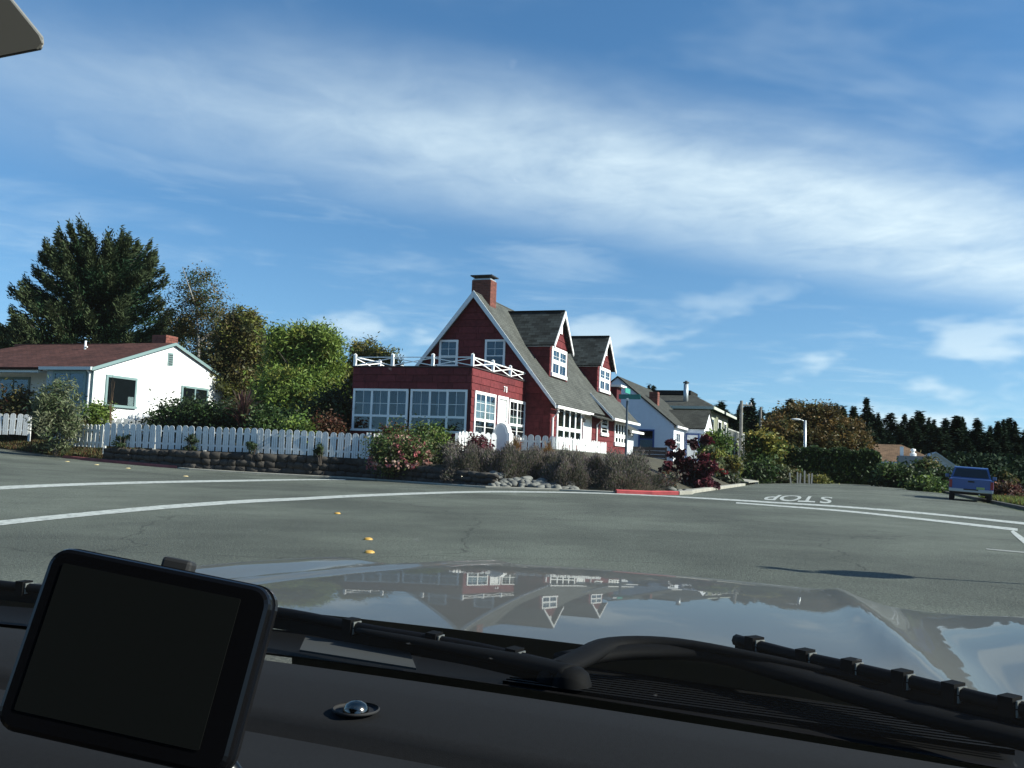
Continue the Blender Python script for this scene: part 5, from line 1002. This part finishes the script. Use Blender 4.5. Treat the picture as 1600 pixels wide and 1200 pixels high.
def conifers():
    rr = random.Random(77); skyline = [(985, 640), (1010, 612), (1048, 607), (1075, 618), (1095, 622), (1125, 628), (1150, 632), (1176, 628), (1200, 632), (1225, 632), (1290, 632), (1330, 634), (1352, 632), (1375, 644), (1400, 648), (1430, 650), (1450, 646), (1475, 650), (1500, 652), (1520, 656), (1545, 660), (1570, 662), (1600, 660), (1640, 660), (1700, 650)]
    xs = [p[0] for p in skyline]; ys = [p[1] for p in skyline]; k = 0
    def put(px, py, Y, lab, grp):
        nonlocal k
        t = at(px, py, Y); gz = -1.7; s = (t.z - gz) / 14.0; o = empty('conifer', (t.x, t.y, gz)); tag(o, lab, 'tree', grp); o.rotation_euler = (0, 0, rr.uniform(0, 6.28)); w = s * rr.choice((rr.uniform(1.2, 1.8), rr.uniform(1.8, 2.9))) ; o.scale = (w, w, s)
        link('crown', CON[k % 6], None, o); link('trunk', TRKM, None, o); k += 1
    for px in range(1000, 1690, 10):
        put(px + rr.uniform(-6, 6), float(np.interp(px, xs, ys)) + rr.choice((rr.uniform(-9, 2), rr.uniform(0, 10), rr.uniform(6, 22))), rr.uniform(140, 165), 'dark conifer in the tree line beyond the houses', 'dark conifers in the far tree line')
    for px in range(1360, 1680, 15):
        put(px + rr.uniform(-7, 7), float(np.interp(px, xs, ys)) + rr.uniform(16, 34), rr.uniform(112, 130), 'shorter conifer standing before the far tree line at the right', 'shorter conifers before the far tree line')
    put(20, 500, 82, 'conifer half hidden behind the far left end of the brown roof', 'conifers behind the white house')
    put(-30, 470, 86, 'conifer at the extreme left edge behind the white house', 'conifers behind the white house')
conifers()
# dark wood filling the view under the tree line
def undergrowth():
    r = np.random.default_rng(15); n = 60000; px = 980 + r.random(n) * 760; Y = 100 + r.random(n) * 65; x = (px - 800) / FPX * Y * 1.01; z = -1.7 + r.random(n) ** 1.3 * np.where(px > 1470, 5.5, 4.0); a = unit(r, n); s = 0.16 + 0.18 * r.random((n, 1)); k = np.array(SPR[:3]) * 0.5
    keep = ~((px < 1380) & (Y < 130)); o = link('far_undergrowth', leaf_mesh('far_undergrowth', np.stack([x, Y, z], 1)[keep], (a * s)[keep], (perp(r, a) * s * 0.6)[keep], k[r.integers(0, 3, n)][keep]), NEEDLE); tag(o, 'dark mixed undergrowth under the far tree line', 'undergrowth', kind='stuff')
undergrowth()

# ------------------------------------------------------------------ street furniture
def street_lamp():
    Y = 74; b, t = at(1257, 742, Y), at(1259, 657, Y); o = empty('street_lamp', (b.x, b.y, b.z - 0.6)); tag(o, 'tall grey street lamp with short arm above the hedge', 'street lamp'); h = t.z - b.z + 0.6
    mb = MB(); mb.tube([(0, 0, -0.2), (0, 0, h * 0.5), (0, 0, h)], [0.15, 0.13, 0.10], 10); mb.build('pole', METALG, o, True)
    mb = MB(); mb.tube([(0, 0, h - 0.15), (-0.25, 0, h + 0.02), (-0.5, 0, h + 0.05)], 0.045, 8); mb.build('arm', METALG, o, True)
    mb = MB(); mb.lathe([(0.0, -0.38), (0.10, -0.34), (0.16, -0.1), (0.15, 0.2), (0.07, 0.36), (0.0, 0.4)], (0, 0, 0), 12, 'x'); lh = mb.build('lamp_head', mat('lamp_head_paint', (0.6, 0.62, 0.62), 0.4), o, True); lh.location = (-0.72, 0, h + 0.06); lh.scale = (1, 1, 0.5)
street_lamp()
def utility_pole(px, yt, yb, Y, lab, arm):
    b, t = at(px, yb, Y), at(px, yt, Y); o = empty('utility_pole', (b.x, b.y, b.z - 1.5)); tag(o, lab, 'utility pole', 'wooden utility poles'); h = t.z - b.z + 1.5; pm = mat('weathered_pole', (0.20, 0.19, 0.17), 0.9, var=0.2)
    mb = MB(); mb.tube([(0, 0, 0), (0, 0, h)], [0.19, 0.13], 9); mb.build('pole', pm, o)
    if arm:
        mb = MB(); mb.box(-0.1, 1.0, -0.07, 0.07, h - 0.45, h - 0.32); mb.build('crossarm', pm, o)
        for x in (0.45, 0.85): mb = MB(); mb.lathe([(0.03, 0), (0.06, 0.05), (0.04, 0.1), (0.06, 0.14), (0.0, 0.2)], (x, 0, h - 0.32), 8); mb.build('insulator', WHITE, o)
utility_pole(1157, 626, 715, 82, 'utility pole with crossarm behind the yellow-green bush', True)
utility_pole(1188, 636, 690, 118, 'thin distant utility pole left of the rust-coloured tree', False)
GREEN = mat('sign_green', (0.015, 0.14, 0.12), 0.4); GREEN_LIT = mat('sign_green_lit', (0.03, 0.26, 0.19), 0.4)  # lighter copy has the sunlight on its blade put into the colour
def name_sign():
    Y = 37.6; b, t = at(977, 740, Y), at(980, 626, Y); o = empty('street_name_sign', (b.x, b.y, b.z - 0.2)); tag(o, 'green street name blades on a dark post in front of the red house', 'street sign'); h = t.z - b.z + 0.2
    mb = MB(); mb.tube([(0, 0, 0), (0, 0, h)], 0.05, 10); mb.build('post', mat('dark_post', (0.06, 0.08, 0.10), 0.5, metal=0.4), o)
    mb = MB(); mb.tube([(0, 0, h), (0, 0, h + 0.10)], 0.06, 8); mb.build('bracket', METALG, o)
    mb = MB(); mb.box(-0.36, 0.54, -0.012, 0.012, h + 0.06, h + 0.26); w = mb.build('name_blade', GREEN, o); w.rotation_euler = (0, 0, -GA)
    mb = MB(); mb.box(-0.012, 0.012, -0.45, 0.45, h + 0.30, h + 0.50); w = mb.build('name_blade', GREEN_LIT, o); w.rotation_euler = (0, 0, -GA)
name_sign()
def off_frame_sign():
    sh = gp(1345, 897); k = 2.35 / math.tan(SUN_EL); p = (sh.x + SUN_XY.x * k, sh.y + SUN_XY.y * k); o = empty('stop_sign', (p[0], p[1], rz(*p))); tag(o, 'stop sign on a post standing just right of the picture, its shadow on the road', 'road sign')
    mb = MB(); mb.box(-0.03, 0.03, -0.03, 0.03, -0.3, 3.0); mb.build('post', METALG, o)
    pts = [(0.33 * math.cos(R(22.5 + 45 * i)), 0, 0.33 * math.sin(R(22.5 + 45 * i))) for i in range(8)]
    mb = MB(); mb.prism([(x, -0.045, 2.35 + z) for x, y, z in pts], (0, 0.008, 0)); f = mb.build('sign_face', mat('sign_white', (0.7, 0.7, 0.7), 0.4), o); mb = MB(); mb.prism([(x * 0.94, -0.05, 2.35 + z * 0.94) for x, y, z in pts], (0, 0.004, 0)); mb.build('red_field', mat('sign_red', (0.45, 0.02, 0.02), 0.4), f)
    cu = bpy.data.curves.new('word', 'FONT'); cu.body = 'STOP'; cu.size = 0.25; cu.align_x = 'CENTER'; cu.extrude = 0.002; t = bpy.data.objects.new('tmp', cu); COL.objects.link(t); me = bpy.data.meshes.new_from_object(t.evaluated_get(bpy.context.evaluated_depsgraph_get())); bpy.data.objects.remove(t)
    w = link('lettering', me, MATS['sign_white'], f); w.rotation_euler = (R(90), 0, 0); w.location = (0, -0.054, 2.24)
    mb = MB(); mb.box(-0.3, 0.3, -0.008, 0.008, 2.75, 2.9); mb.build('name_blade', GREEN, o).rotation_euler = (0, 0, R(60))
    o.rotation_euler = (0, 0, R(70))
off_frame_sign()
ST = MB(); 
for i, (px, yt, yb, ln, lab) in enumerate([(1235, 738, 751, 0.10, 'leaning white stake, leftmost of the row by the hedge'), (1246, 737, 751, 0.02, 'white stake second from the left by the hedge'), (1250, 739, 751, -0.04, 'short white stake third from the left by the hedge'), (1257, 735, 751, 0.0, 'tallest white stake below the street lamp'), (1264, 740, 752, 0.03, 'white stake second from the right by the hedge'), (1268, 739, 752, -0.05, 'rightmost white stake by the hedge')]):
    Y = 66; b, t = at(px, yb, Y), at(px, yt, Y); h = t.z - b.z; o = MB().prism([(-0.05, -0.05, -0.2), (0.05, -0.05, -0.2), (0.05, -0.05, h - 0.06), (0, -0.05, h), (-0.05, -0.05, h - 0.06)], (0, 0.1, 0)).build('stake', mat('weathered_white', (0.2, 0.2, 0.19), 0.8)); o.location = b; o.rotation_euler = (0, -ln * 1.2, 0); tag(o, lab, 'stake', 'white stakes by the hedge')
def planter():
    p = grid(2.2, 28.5); o = empty('timber_planter', (p.x, p.y, 1.0), GROT); tag(o, 'dark timber planter or screen in front of the blue-framed window', 'planter'); dk = mat('dark_timber', (0.035, 0.03, 0.03), 0.8, var=0.3)
    for k in range(5): MB().box(-1.2, 1.2, -0.03, 0.0, 0.05 + 0.26 * k, 0.28 + 0.26 * k).build('board', dk, o)
    for x in (-1.2, 0, 1.2): MB().box(x - 0.05, x + 0.05, 0.001, 0.1, -0.2, 1.36).build('post', dk, o)
planter()

# ------------------------------------------------------------------ parked pickup
def pickup():
    p = grid(20.38, 5.6); o = empty('pickup_truck', (p.x, p.y, 0), GROT); tag(o, 'blue pickup truck seen from behind, parked at the right kerb', 'truck')
    BL = mat('blue_car_paint', (0.04, 0.085, 0.23), 0.4, metal=0.25, coat=0.6); BK = mat('black_rubber', (0.015, 0.015, 0.016), 0.8); CH = mat('bumper_metal', (0.35, 0.36, 0.37), 0.35, metal=0.8); DG = mat('dark_car_glass', (0.01, 0.012, 0.015), 0.06, spec=0.6); RL = mat('tail_lamp', (0.25, 0.012, 0.015), 0.25)
    W = 0.90
    # bed and lower body: side profile swept across, with wheel arches cut
    def side(y0, y1, z0, z1, arches):
        pts = [(y0, z0)]
        for (c, r) in arches: pts += [(c - r, z0)] + [(c - r * math.cos(t), 0.34 + r * math.sin(t)) for t in np.linspace(0.15, math.pi - 0.15, 9)] + [(c + r, z0)]
        return pts + [(y1, z0), (y1, z1), (y0, z1)]
    def shell(name, prof, x0, x1, m, bev=0.02): return MB().prism([(x0, y, z) for y, z in prof], (x1 - x0, 0, 0)).build(name, m, o, bevel=bev)
    sp_ = side(0.0, 4.9, 0.48, 0.98, [(0.95, 0.42), (3.95, 0.42)])
    for s in (-1, 1):
        x0, x1 = (-W, -W + 0.12) if s < 0 else (W - 0.12, W); shell('body_side', sp_, x0, x1, BL)
    MB().box(-W + 0.12, W - 0.12, 0.1, 2.05, 0.60, 0.66).build('bed_floor', BK, o)
    tg = MB().box(-W + 0.13, W - 0.13, 0.0, 0.07, 0.50, 0.99).build('tailgate', BL, o, bevel=0.015); MB().box(-0.55, 0.55, -0.012, 0.0, 0.57, 0.72).build('pressed_panel', BL, tg); MB().box(-0.13, 0.13, -0.02, 0.0, 0.84, 0.91).build('handle', BK, tg)
    MB().box(0.22, 0.55, -0.016, 0.001, 0.555, 0.66).build('licence_plate', mat('plate_green', (0.30, 0.36, 0.12), 0.5), tg)
    for s in (-1, 1): MB().box(s * (W - 0.07) - 0.06, s * (W - 0.07) + 0.06, -0.014, 0.01, 0.58, 0.92).build('tail_lamp', RL, o, bevel=0.01)
    b = MB().box(-W + 0.01, W - 0.01, -0.17, -0.02, 0.40, 0.55).build('rear_bumper', CH, o, bevel=0.03); MB().box(-0.3, 0.3, -0.18, -0.16, 0.50, 0.552).build('step_pad', BK, b)
    # cab
    cab = [(2.05, 0.98), (2.15, 1.02), (2.30, 1.50), (2.45, 1.54), (3.25, 1.55), (3.75, 1.05), (4.0, 1.0), (4.9, 0.96), (4.9, 0.9), (2.05, 0.9)]
    mb = MB(); n = len(cab)
    def xw(z): return W - 0.03 - max(0, z - 0.98) * 0.30
    mb.add([(-xw(z), y, z) for y, z in cab] + [(xw(z), y, z) for y, z in cab], [tuple(range(n)), tuple(range(n, 2 * n))] + [(i, (i + 1) % n, n + (i + 1) % n, n + i) for i in range(n)]); mb.build('cab', BL, o)
    f = lambda t: (2.14 + 0.15 * t, 1.03 + 0.46 * t)
    (ya, za), (yb, zb) = f(0.08), f(0.92); mb = MB(); mb.prism([(-0.76, ya - 0.012, za), (0.76, ya - 0.012, za), (0.64, yb - 0.012, zb), (-0.64, yb - 0.012, zb)], (0, 0.008, 0)); mb.build('rear_window', DG, o)
    for s in (-1, 1):
        mb = MB(); mb.prism([(s * (xw(1.06) + 0.004), 2.42, 1.06), (s * (xw(1.06) + 0.004), 3.55, 1.06), (s * (xw(1.47) + 0.004), 3.2, 1.47), (s * (xw(1.47) + 0.004), 2.5, 1.47)], (s * 0.006, 0, 0)); mb.build('side_window', DG, o)
        MB().box(s * (W + 0.12) - 0.09, s * (W + 0.12) + 0.09, 3.42, 3.50, 1.0, 1.16).build('wing_mirror', BL, o, bevel=0.02)
        for y in (0.95, 3.95):
            w = MB().lathe([(0.0, -0.1), (0.20, -0.1), (0.33, -0.11), (0.345, -0.08), (0.345, 0.08), (0.33, 0.11), (0.20, 0.1), (0.0, 0.1)], (0, 0, 0), 22, 'x').build('wheel', BK, o, True); w.location = (s * (W - 0.13), y, 0.345)
            MB().lathe([(0.0, 0.108), (0.08, 0.112), (0.19, 0.095), (0.2, 0.06)], (0, 0, 0), 16, 'x').build('rim', CH, w).scale = (s, 1, 1)
    MB().box(-W + 0.15, W - 0.15, 0.2, 4.8, 0.30, 0.47).build('chassis', BK, o); mb = MB(); mb.tube([(0.35, 0.3, 0.33), (0.35, -0.05, 0.33)], 0.035, 8); mb.build('exhaust', CH, o); MB().tube([(-0.75, 0.95, 0.34), (0.75, 0.95, 0.34)], 0.06, 8).build('rear_axle', BK, o)
    o.scale = (1.0, 1.0, 1.0); tilt = 0.055
    z = rz(p.x, p.y); lz, rz_ = grid(20.38 - 0.77, 6.5), grid(20.38 + 0.77, 6.5); a, b_ = rz(lz.x, lz.y), rz(rz_.x, rz_.y); o.location.z = (a + b_) / 2; tilt = math.atan2(a - b_, 1.54); o.rotation_euler = (0, tilt, GROT - R(6)); o.scale = (0.93, 0.93, 0.95)
pickup()

# ------------------------------------------------------------------ the car we sit in
CARA = R(22); CX = Vector((math.cos(CARA), -math.sin(CARA), 0)); CY = Vector((math.sin(CARA), math.cos(CARA), 0)); XC = -0.45
def cpt(px, py, z):                                          # car-frame point below the eye by -z
    d = ray(px, py); p = Vector((0, 0, HCAM)) + d * (z / d.z); return Vector((p.dot(CX), p.dot(CY), HCAM + z))
def flake_paint():
    m = mat('champagne_paint', (0.078, 0.077, 0.066), 0.5, metal=0.0, spec=0.1, coat=0.40, var=0.10, vscale=4); b = m.node_tree.nodes['Principled BSDF']; b.inputs['Coat Roughness'].default_value = 0.015; b.inputs['Coat IOR'].default_value = 1.5; return m
def car():
    o = empty('car', (0, 0, 0), -CARA); tag(o, 'champagne car we look out of: dark dashboard, wipers and glossy bonnet', 'car')
    PT = flake_paint(); BP = mat('black_trim_plastic', (0.0028, 0.003, 0.0034), 0.75, spec=0.08); DP = mat('dash_plastic', (0.0085, 0.0088, 0.0098), 0.9, var=0.12, vscale=300, bump=0.10, bscale=1300, spec=0.15); DB = mat('dash_black', (0.006, 0.006, 0.007), 0.8); RB = mat('wiper_rubber', (0.0025, 0.0025, 0.003), 0.6, spec=0.1)
    HW = 0.80
    def zh(xr, y):
        t = (y - 1.0) / 0.95; xrc = 0.50 - 0.13 * t; a = abs(xr)
        z = HCAM - 0.198 - 0.034 * max(t, 0) ** 2 - 0.022 * (a / HW) ** 2.4
        z += 0.007 * math.exp(-((a - xrc) / 0.022) ** 2) - 0.016 * float(sstep(np.array(a), xrc, xrc + 0.10)) + 0.020 * math.exp(-((a - 0.70) / 0.10) ** 2)
        return z
    def yf(xr): return 2.02 - 0.30 * abs(xr / HW) ** 2.2
    nx, ny = 96, 56; V = []; F = []
    for i in range(nx + 1):
        xr = -HW + 2 * HW * i / nx
        col = []
        for j in range(ny + 1):
            y = 0.985 + (yf(xr) - 0.985) * j / ny; col.append((XC + xr, y, zh(xr, y)))
        zf = zh(xr, yf(xr))
        for a in (15, 30, 50, 70, 88): col.append((XC + xr, yf(xr) + 0.09 * math.sin(R(a)), zf - 0.006 - 0.07 * (1 - math.cos(R(a)))))
        V += col
    n = len(V) // (nx + 1); F = [(i * n + j, (i + 1) * n + j, (i + 1) * n + j + 1, i * n + j + 1) for i in range(nx) for j in range(n - 1)]
    MB().add(V, F).build('bonnet', PT, o, True)
    # nose, wings
    nose = MB(); P = [(XC + xr, yf(xr) + 0.085, zh(xr, yf(xr)) - 0.085) for xr in np.linspace(-HW, HW, 17)]
    nose.add(P + [(x, y + 0.04, 0.35) for x, y, z in P], [(i, i + 1, 18 + i, 17 + i) for i in range(16)]); nose.build('nose', PT, o, True)
    for s in (-1, 1):
        W = MB(); Q = [(XC + s * HW, y, zh(HW, y)) for y in np.linspace(0.5, yf(HW), 14)]; rows = []
        for (dx, dz) in ((0.004, -0.003), (0.03, -0.02), (0.055, -0.07), (0.065, -0.25), (0.05, -0.55)): rows.append([(x + s * dx, y, z + dz) for x, y, z in Q])
        vs = [v for r_ in rows for v in r_]; W.add(vs, [(a * 14 + i, a * 14 + i + 1, (a + 1) * 14 + i + 1, (a + 1) * 14 + i) for a in range(4) for i in range(13)]); W.build('wing', PT, o, True)
    # cowl
    cw = MB(); nxx = 40
    row = lambda y, dz: [(XC - HW + 2 * HW * i / nxx, y - 0.05 * ((i / nxx - 0.5) * 2) ** 2, HCAM + dz - 0.012 * abs(i / nxx * 2 - 1) ** 2) for i in range(nxx + 1)]
    R_ = [row(0.99, -0.222), row(0.96, -0.226), row(0.86, -0.222), row(0.80, -0.205)]; cw.add([p for r_ in R_ for p in r_], [(a * (nxx + 1) + i, a * (nxx + 1) + i + 1, (a + 1) * (nxx + 1) + i + 1, (a + 1) * (nxx + 1) + i) for a in range(3) for i in range(nxx)]); co = cw.build('cowl', BP, o, True)
    for k in range(9):
        y = 0.872 + 0.009 * k; MB().box(XC + 0.10, XC + 0.55, y, y + 0.004, HCAM - 0.224, HCAM - 0.2195).build('grille_slat', BP, co)
    MB().prism([cpt(478, 996, -0.205), cpt(640, 1021, -0.205), cpt(650, 1047, -0.205), cpt(468, 1018, -0.205)], (0, 0, 0.002)).build('pale_strip', mat('pale_strip', (0.022, 0.024, 0.023), 0.8), co)
    # wipers
    def wiper(pts, arm):
        w = empty('wiper', (0, 0, 0)); w.parent = o; w['kind'] = 'part'; del w['kind']
        P = smooth(pts, 5); MB().tube(P, 0.0062, 8).build('blade', RB, w, True); Q = [p + Vector((0, 0, -0.011)) for p in P]
        sp_ = MB()
        for p, q_ in zip(Q[:-1], Q[1:]): sp_.bar(p, q_, 0.003, 0.014)
        sp_.build('rubber_lip', RB, w)
        for i in range(2, len(P) - 1, 4):
            d = (P[i + 1] - P[i]).normalized(); c = P[i]; MB().bar(c - d * 0.006, c + d * 0.006, 0.016, 0.017).build('claw', BP, w); MB().bar(c + d * 0.0075, c + d * 0.009, 0.012, 0.013).build('notch_highlight', mat('highlight_grey', (0.20, 0.21, 0.20), 0.35, metal=0.5), w)  # pale slivers paint the highlights in the claw notches
        A = smooth(arm, 5); m = len(A); MB().tube(A, [0.006 + 0.009 * min(1, i / m * 1.6) for i in range(m)], 8, 0.5).build('arm', BP, w, True)
        e = A[-1]; MB().lathe([(0.0, 0.006), (0.010, 0.005), (0.016, 0.0), (0.019, -0.010)], e, 14).build('pivot_cap', BP, w, True); return w
    wiper([cpt(-40, 910, -0.185), cpt(200, 935, -0.185), cpt(420, 955, -0.185), cpt(580, 985, -0.187), cpt(740, 1012, -0.19), cpt(880, 1045, -0.195)], [cpt(560, 985, -0.187), cpt(700, 1012, -0.19), cpt(820, 1035, -0.192), cpt(893, 1052, -0.192)])
    wiper([cpt(1150, 1000, -0.182), cpt(1240, 1024, -0.182), cpt(1330, 1044, -0.182), cpt(1430, 1067, -0.182), cpt(1530, 1092, -0.182), cpt(1640, 1118, -0.182)], [cpt(1420, 1075, -0.19), cpt(1200, 1030, -0.186), cpt(1060, 1006, -0.184), cpt(960, 1006, -0.186), cpt(905, 1030, -0.19), cpt(870, 1046, -0.192)])
    MB().tube(smooth([cpt(880, 1032, -0.196), cpt(980, 1018, -0.192), cpt(1120, 1024, -0.192), cpt(1260, 1062, -0.196), cpt(1420, 1110, -0.2), cpt(1640, 1165, -0.2)], 5), 0.018, 10, 0.45).build('wiper_linkage_cover', BP, o, True)
    # dashboard
    zt = HCAM - 0.205
    prof = [(0.765, zt - 0.004), (0.755, zt + 0.004), (0.70, zt + 0.006), (0.62, zt + 0.004), (0.606, zt - 0.001), (0.600, zt - 0.014), (0.592, zt - 0.014), (0.585, zt - 0.004), (0.50, zt - 0.012), (0.43, zt - 0.03), (0.40, zt - 0.06), (0.39, zt - 0.35)]
    d = MB(); m = 48; vs = []
    for i in range(m + 1):
        f = i / m; x = XC - 0.76 + 1.52 * f; bow = 0.03 * (2 * f - 1) ** 2
        for (y, z) in prof: vs.append((x, y - bow, z - 0.006 * (2 * f - 1) ** 2))
    k = len(prof); d.add(vs, [(i * k + j, (i + 1) * k + j, (i + 1) * k + j + 1, i * k + j + 1) for i in range(m) for j in range(k - 1)]); dash = d.build('dashboard', DP, o, True)
    MB().box(XC - 0.76, XC + 0.76, 0.70, 0.83, zt - 0.05, zt - 0.03).build('defroster_slot', DB, dash)
    c = cpt(556, 1112, -0.199); MB().lathe([(0.0, 0.0005), (0.017, 0.0005), (0.0185, 0.002), (0.0175, 0.003)], c, 24).build('sensor_ring', DB, dash, True)
    MB().lathe([(0.0, 0.0085), (0.004, 0.0080), (0.0075, 0.0062), (0.0095, 0.003), (0.010, 0.0008)], c, 20).build('sensor_dome', mat('chrome', (0.16, 0.15, 0.13), 0.15, metal=1.0), dash, True)
    # windscreen, pillars, roof edge
    g = MB(); nu, nv = 16, 8; vs = []
    for i in range(nu + 1):
        f = 2 * i / nu - 1
        for j in range(nv + 1):
            t = j / nv; vs.append((XC + f * (0.77 - 0.13 * t), 0.83 - 0.70 * t - 0.07 * f * f * (1 - 0.4 * t), HCAM - 0.212 + 0.56 * t + 0.02 * math.sin(math.pi * t)))
    g.add(vs, [(i * (nv + 1) + j, (i + 1) * (nv + 1) + j, (i + 1) * (nv + 1) + j + 1, i * (nv + 1) + j + 1) for i in range(nu) for j in range(nv)])
    gm = bpy.data.materials.new('windscreen_glass'); gm.use_nodes = True; N, L = gm.node_tree.nodes, gm.node_tree.links; N.remove(N['Principled BSDF'])
    tr = N.new('ShaderNodeBsdfTransparent'); tr.inputs[0].default_value = (0.90, 0.965, 0.965, 1); gl = N.new('ShaderNodeBsdfGlossy'); gl.inputs['Roughness'].default_value = 0.01; gl.inputs[0].default_value = (1, 1, 1, 1); m1 = N.new('ShaderNodeMixShader'); m1.inputs[0].default_value = 0.035; L.new(tr.outputs[0], m1.inputs[1]); L.new(gl.outputs[0], m1.inputs[2])
    df = N.new('ShaderNodeBsdfTranslucent'); df.inputs[0].default_value = (0.8, 0.85, 0.85, 1); tc = N.new('ShaderNodeTexCoord'); nz = N.new('ShaderNodeTexNoise'); nz.inputs['Scale'].default_value = 70; nz.inputs['Detail'].default_value = 2; L.new(tc.outputs['Object'], nz.inputs['Vector']); mr = N.new('ShaderNodeMapRange'); L.new(nz.outputs[0], mr.inputs[0]); mr.inputs[1].default_value = 0.74; mr.inputs[2].default_value = 0.86; mr.inputs[3].default_value = 0.002; mr.inputs[4].default_value = 0.07
    m2 = N.new('ShaderNodeMixShader'); L.new(mr.outputs[0], m2.inputs[0]); L.new(m1.outputs[0], m2.inputs[1]); L.new(df.outputs[0], m2.inputs[2]); L.new(m2.outputs[0], N['Material Output'].inputs[0])
    g.build('windscreen', gm, o, True)
    for s in (-1, 1): MB().tube([(XC + s * 0.80, 0.82, HCAM - 0.25), (XC + s * 0.735, 0.42, HCAM + 0.08), (XC + s * 0.67, 0.09, HCAM + 0.345)], 0.035, 8).build('pillar', PT, o, True)
    MB().box(XC - 0.68, XC + 0.68, -1.3, 0.11, HCAM + 0.345, HCAM + 0.39).build('roof', PT, o, bevel=0.02)
    # cabin behind the eye
    FB = mat('cabin_cloth', (0.025, 0.025, 0.026), 0.9, var=0.1, vscale=40); MB().box(XC - 0.70, XC + 0.70, -1.30, -1.22, 0.3, HCAM + 0.34).build('rear_bulkhead', FB, o); MB().box(XC - 0.70, XC + 0.70, -1.22, 0.10, HCAM + 0.335, HCAM + 0.344).build('headliner', FB, o)
    for s in (-1, 1): MB().box(*sorted((XC + s * 0.74, XC + s * 0.82)), -1.3, 0.78, 0.28, HCAM - 0.20).build('door', PT, o, bevel=0.02)
    MB().box(XC - 0.74, XC + 0.74, -1.3, 0.40, 0.26, 0.30).build('cabin_floor', FB, o)
    # rear-view mirror: trapezoid housing hung from the roof edge
    mc = at(73, 66, 0.40); loc = lambda px, py, Y=0.40: at(px, py, Y)
    pts = [loc(-420, 140), loc(0, 92), loc(66, 79), loc(75, 70), loc(70, 58), loc(12, -14), loc(-20, -28), loc(-420, 10)]; toc = lambda p: Vector((p.dot(CX), p.dot(CY), p.z)); pts = [toc(p) for p in pts]; bk = toc(Vector((-0.022, 0.028, 0.014)))
    mir = MB().prism(pts, bk).build('rear_view_mirror', mat('mirror_housing', (0.16, 0.16, 0.15), 0.6), o, bevel=0.003)
    cen = sum(pts, Vector()) / 8; MB().prism([cen.lerp(p, 0.965) + Vector((0, -0.0015, 0)) for p in pts], Vector((0, 0.001, 0))).build('mirror_glass', mat('mirror_face', (0.11, 0.105, 0.09), 0.45, metal=0.2), mir)
    MB().tube([cen + bk, cen + toc(Vector((-0.08, 0.06, 0.10)))], 0.008, 8).build('mirror_stem', BP, mir, True)
car()
def gps():
    Y = 0.47; c = [at(62, 850, Y), at(420, 922, Y - 0.012), at(372, 1216, Y - 0.035), at(-6, 1140, Y - 0.02)]; ctr = sum(c, Vector()) / 4; xa = (c[1] - c[0]).normalized(); na = xa.cross(c[0] - c[3]).normalized(); ya = na.cross(xa); w = (c[1] - c[0]).length * 0.96; h = (c[0] - c[3]).length * 1.0
    if na.y > 0: na = -na
    o = empty('navigation_device', (0, 0, 0)); M_ = Matrix((xa, na, ya)).transposed().to_4x4(); M_.translation = ctr; o.matrix_world = M_; tag(o, 'black portable navigation device with blank screen mounted on the dashboard', 'navigation device')
    PB = mat('glossy_black', (0.0025, 0.0025, 0.003), 0.25, spec=0.3)
    def rr(w, h, r, y, n=6):
        out = []
        for (sx, sz, a0) in ((1, 1, 0), (-1, 1, 90), (-1, -1, 180), (1, -1, 270)):
            for k in range(n + 1): a = R(a0 + 90 * k / n); out.append((sx * (w / 2 - r) + r * math.cos(a), y, sz * (h / 2 - r) + r * math.sin(a)))
        return out
    MB().prism(rr(w, h, 0.010, 0.0), (0, -0.016, 0)).build('case', PB, o, bevel=0.0025)      # local -y is away from us (na points to the eye)
    MB().prism(rr(w * 0.80, h * 0.80, 0.001, 0.0), (0, 0.0006, 0)).build('screen', mat('blank_screen', (0.0045, 0.005, 0.0045), 0.45, spec=0.12), o).location = (-0.003, 0, 0.001)
    MB().prism(rr(w * 1.012, h * 1.015, 0.0105, -0.008), (0, -0.004, 0)).build('side_band', mat('dark_chrome', (0.06, 0.06, 0.065), 0.22, metal=0.9), o)
    MB().box(-0.008, 0.008, -0.024, -0.014, h / 2 - 0.006, h / 2 + 0.006).build('mount_clip', mat('clip_black', (0.01, 0.01, 0.01), 0.6), o, bevel=0.002)
    mb = MB(); mb.lathe([(0.0, 0.011), (0.006, 0.009), (0.0105, 0.003), (0.0105, -0.003), (0.006, -0.009), (0.0, -0.011)], (0.035, -0.032, -h * 0.38), 14); mb.build('mount_ball', PB, o, True)
    MB().tube([(0.035, -0.03, -h * 0.38), (0.045, -0.045, -h * 0.55), (0.05, -0.05, -h * 0.75)], [0.006, 0.008, 0.018], 10).build('mount_arm', PB, o, True)
gps()
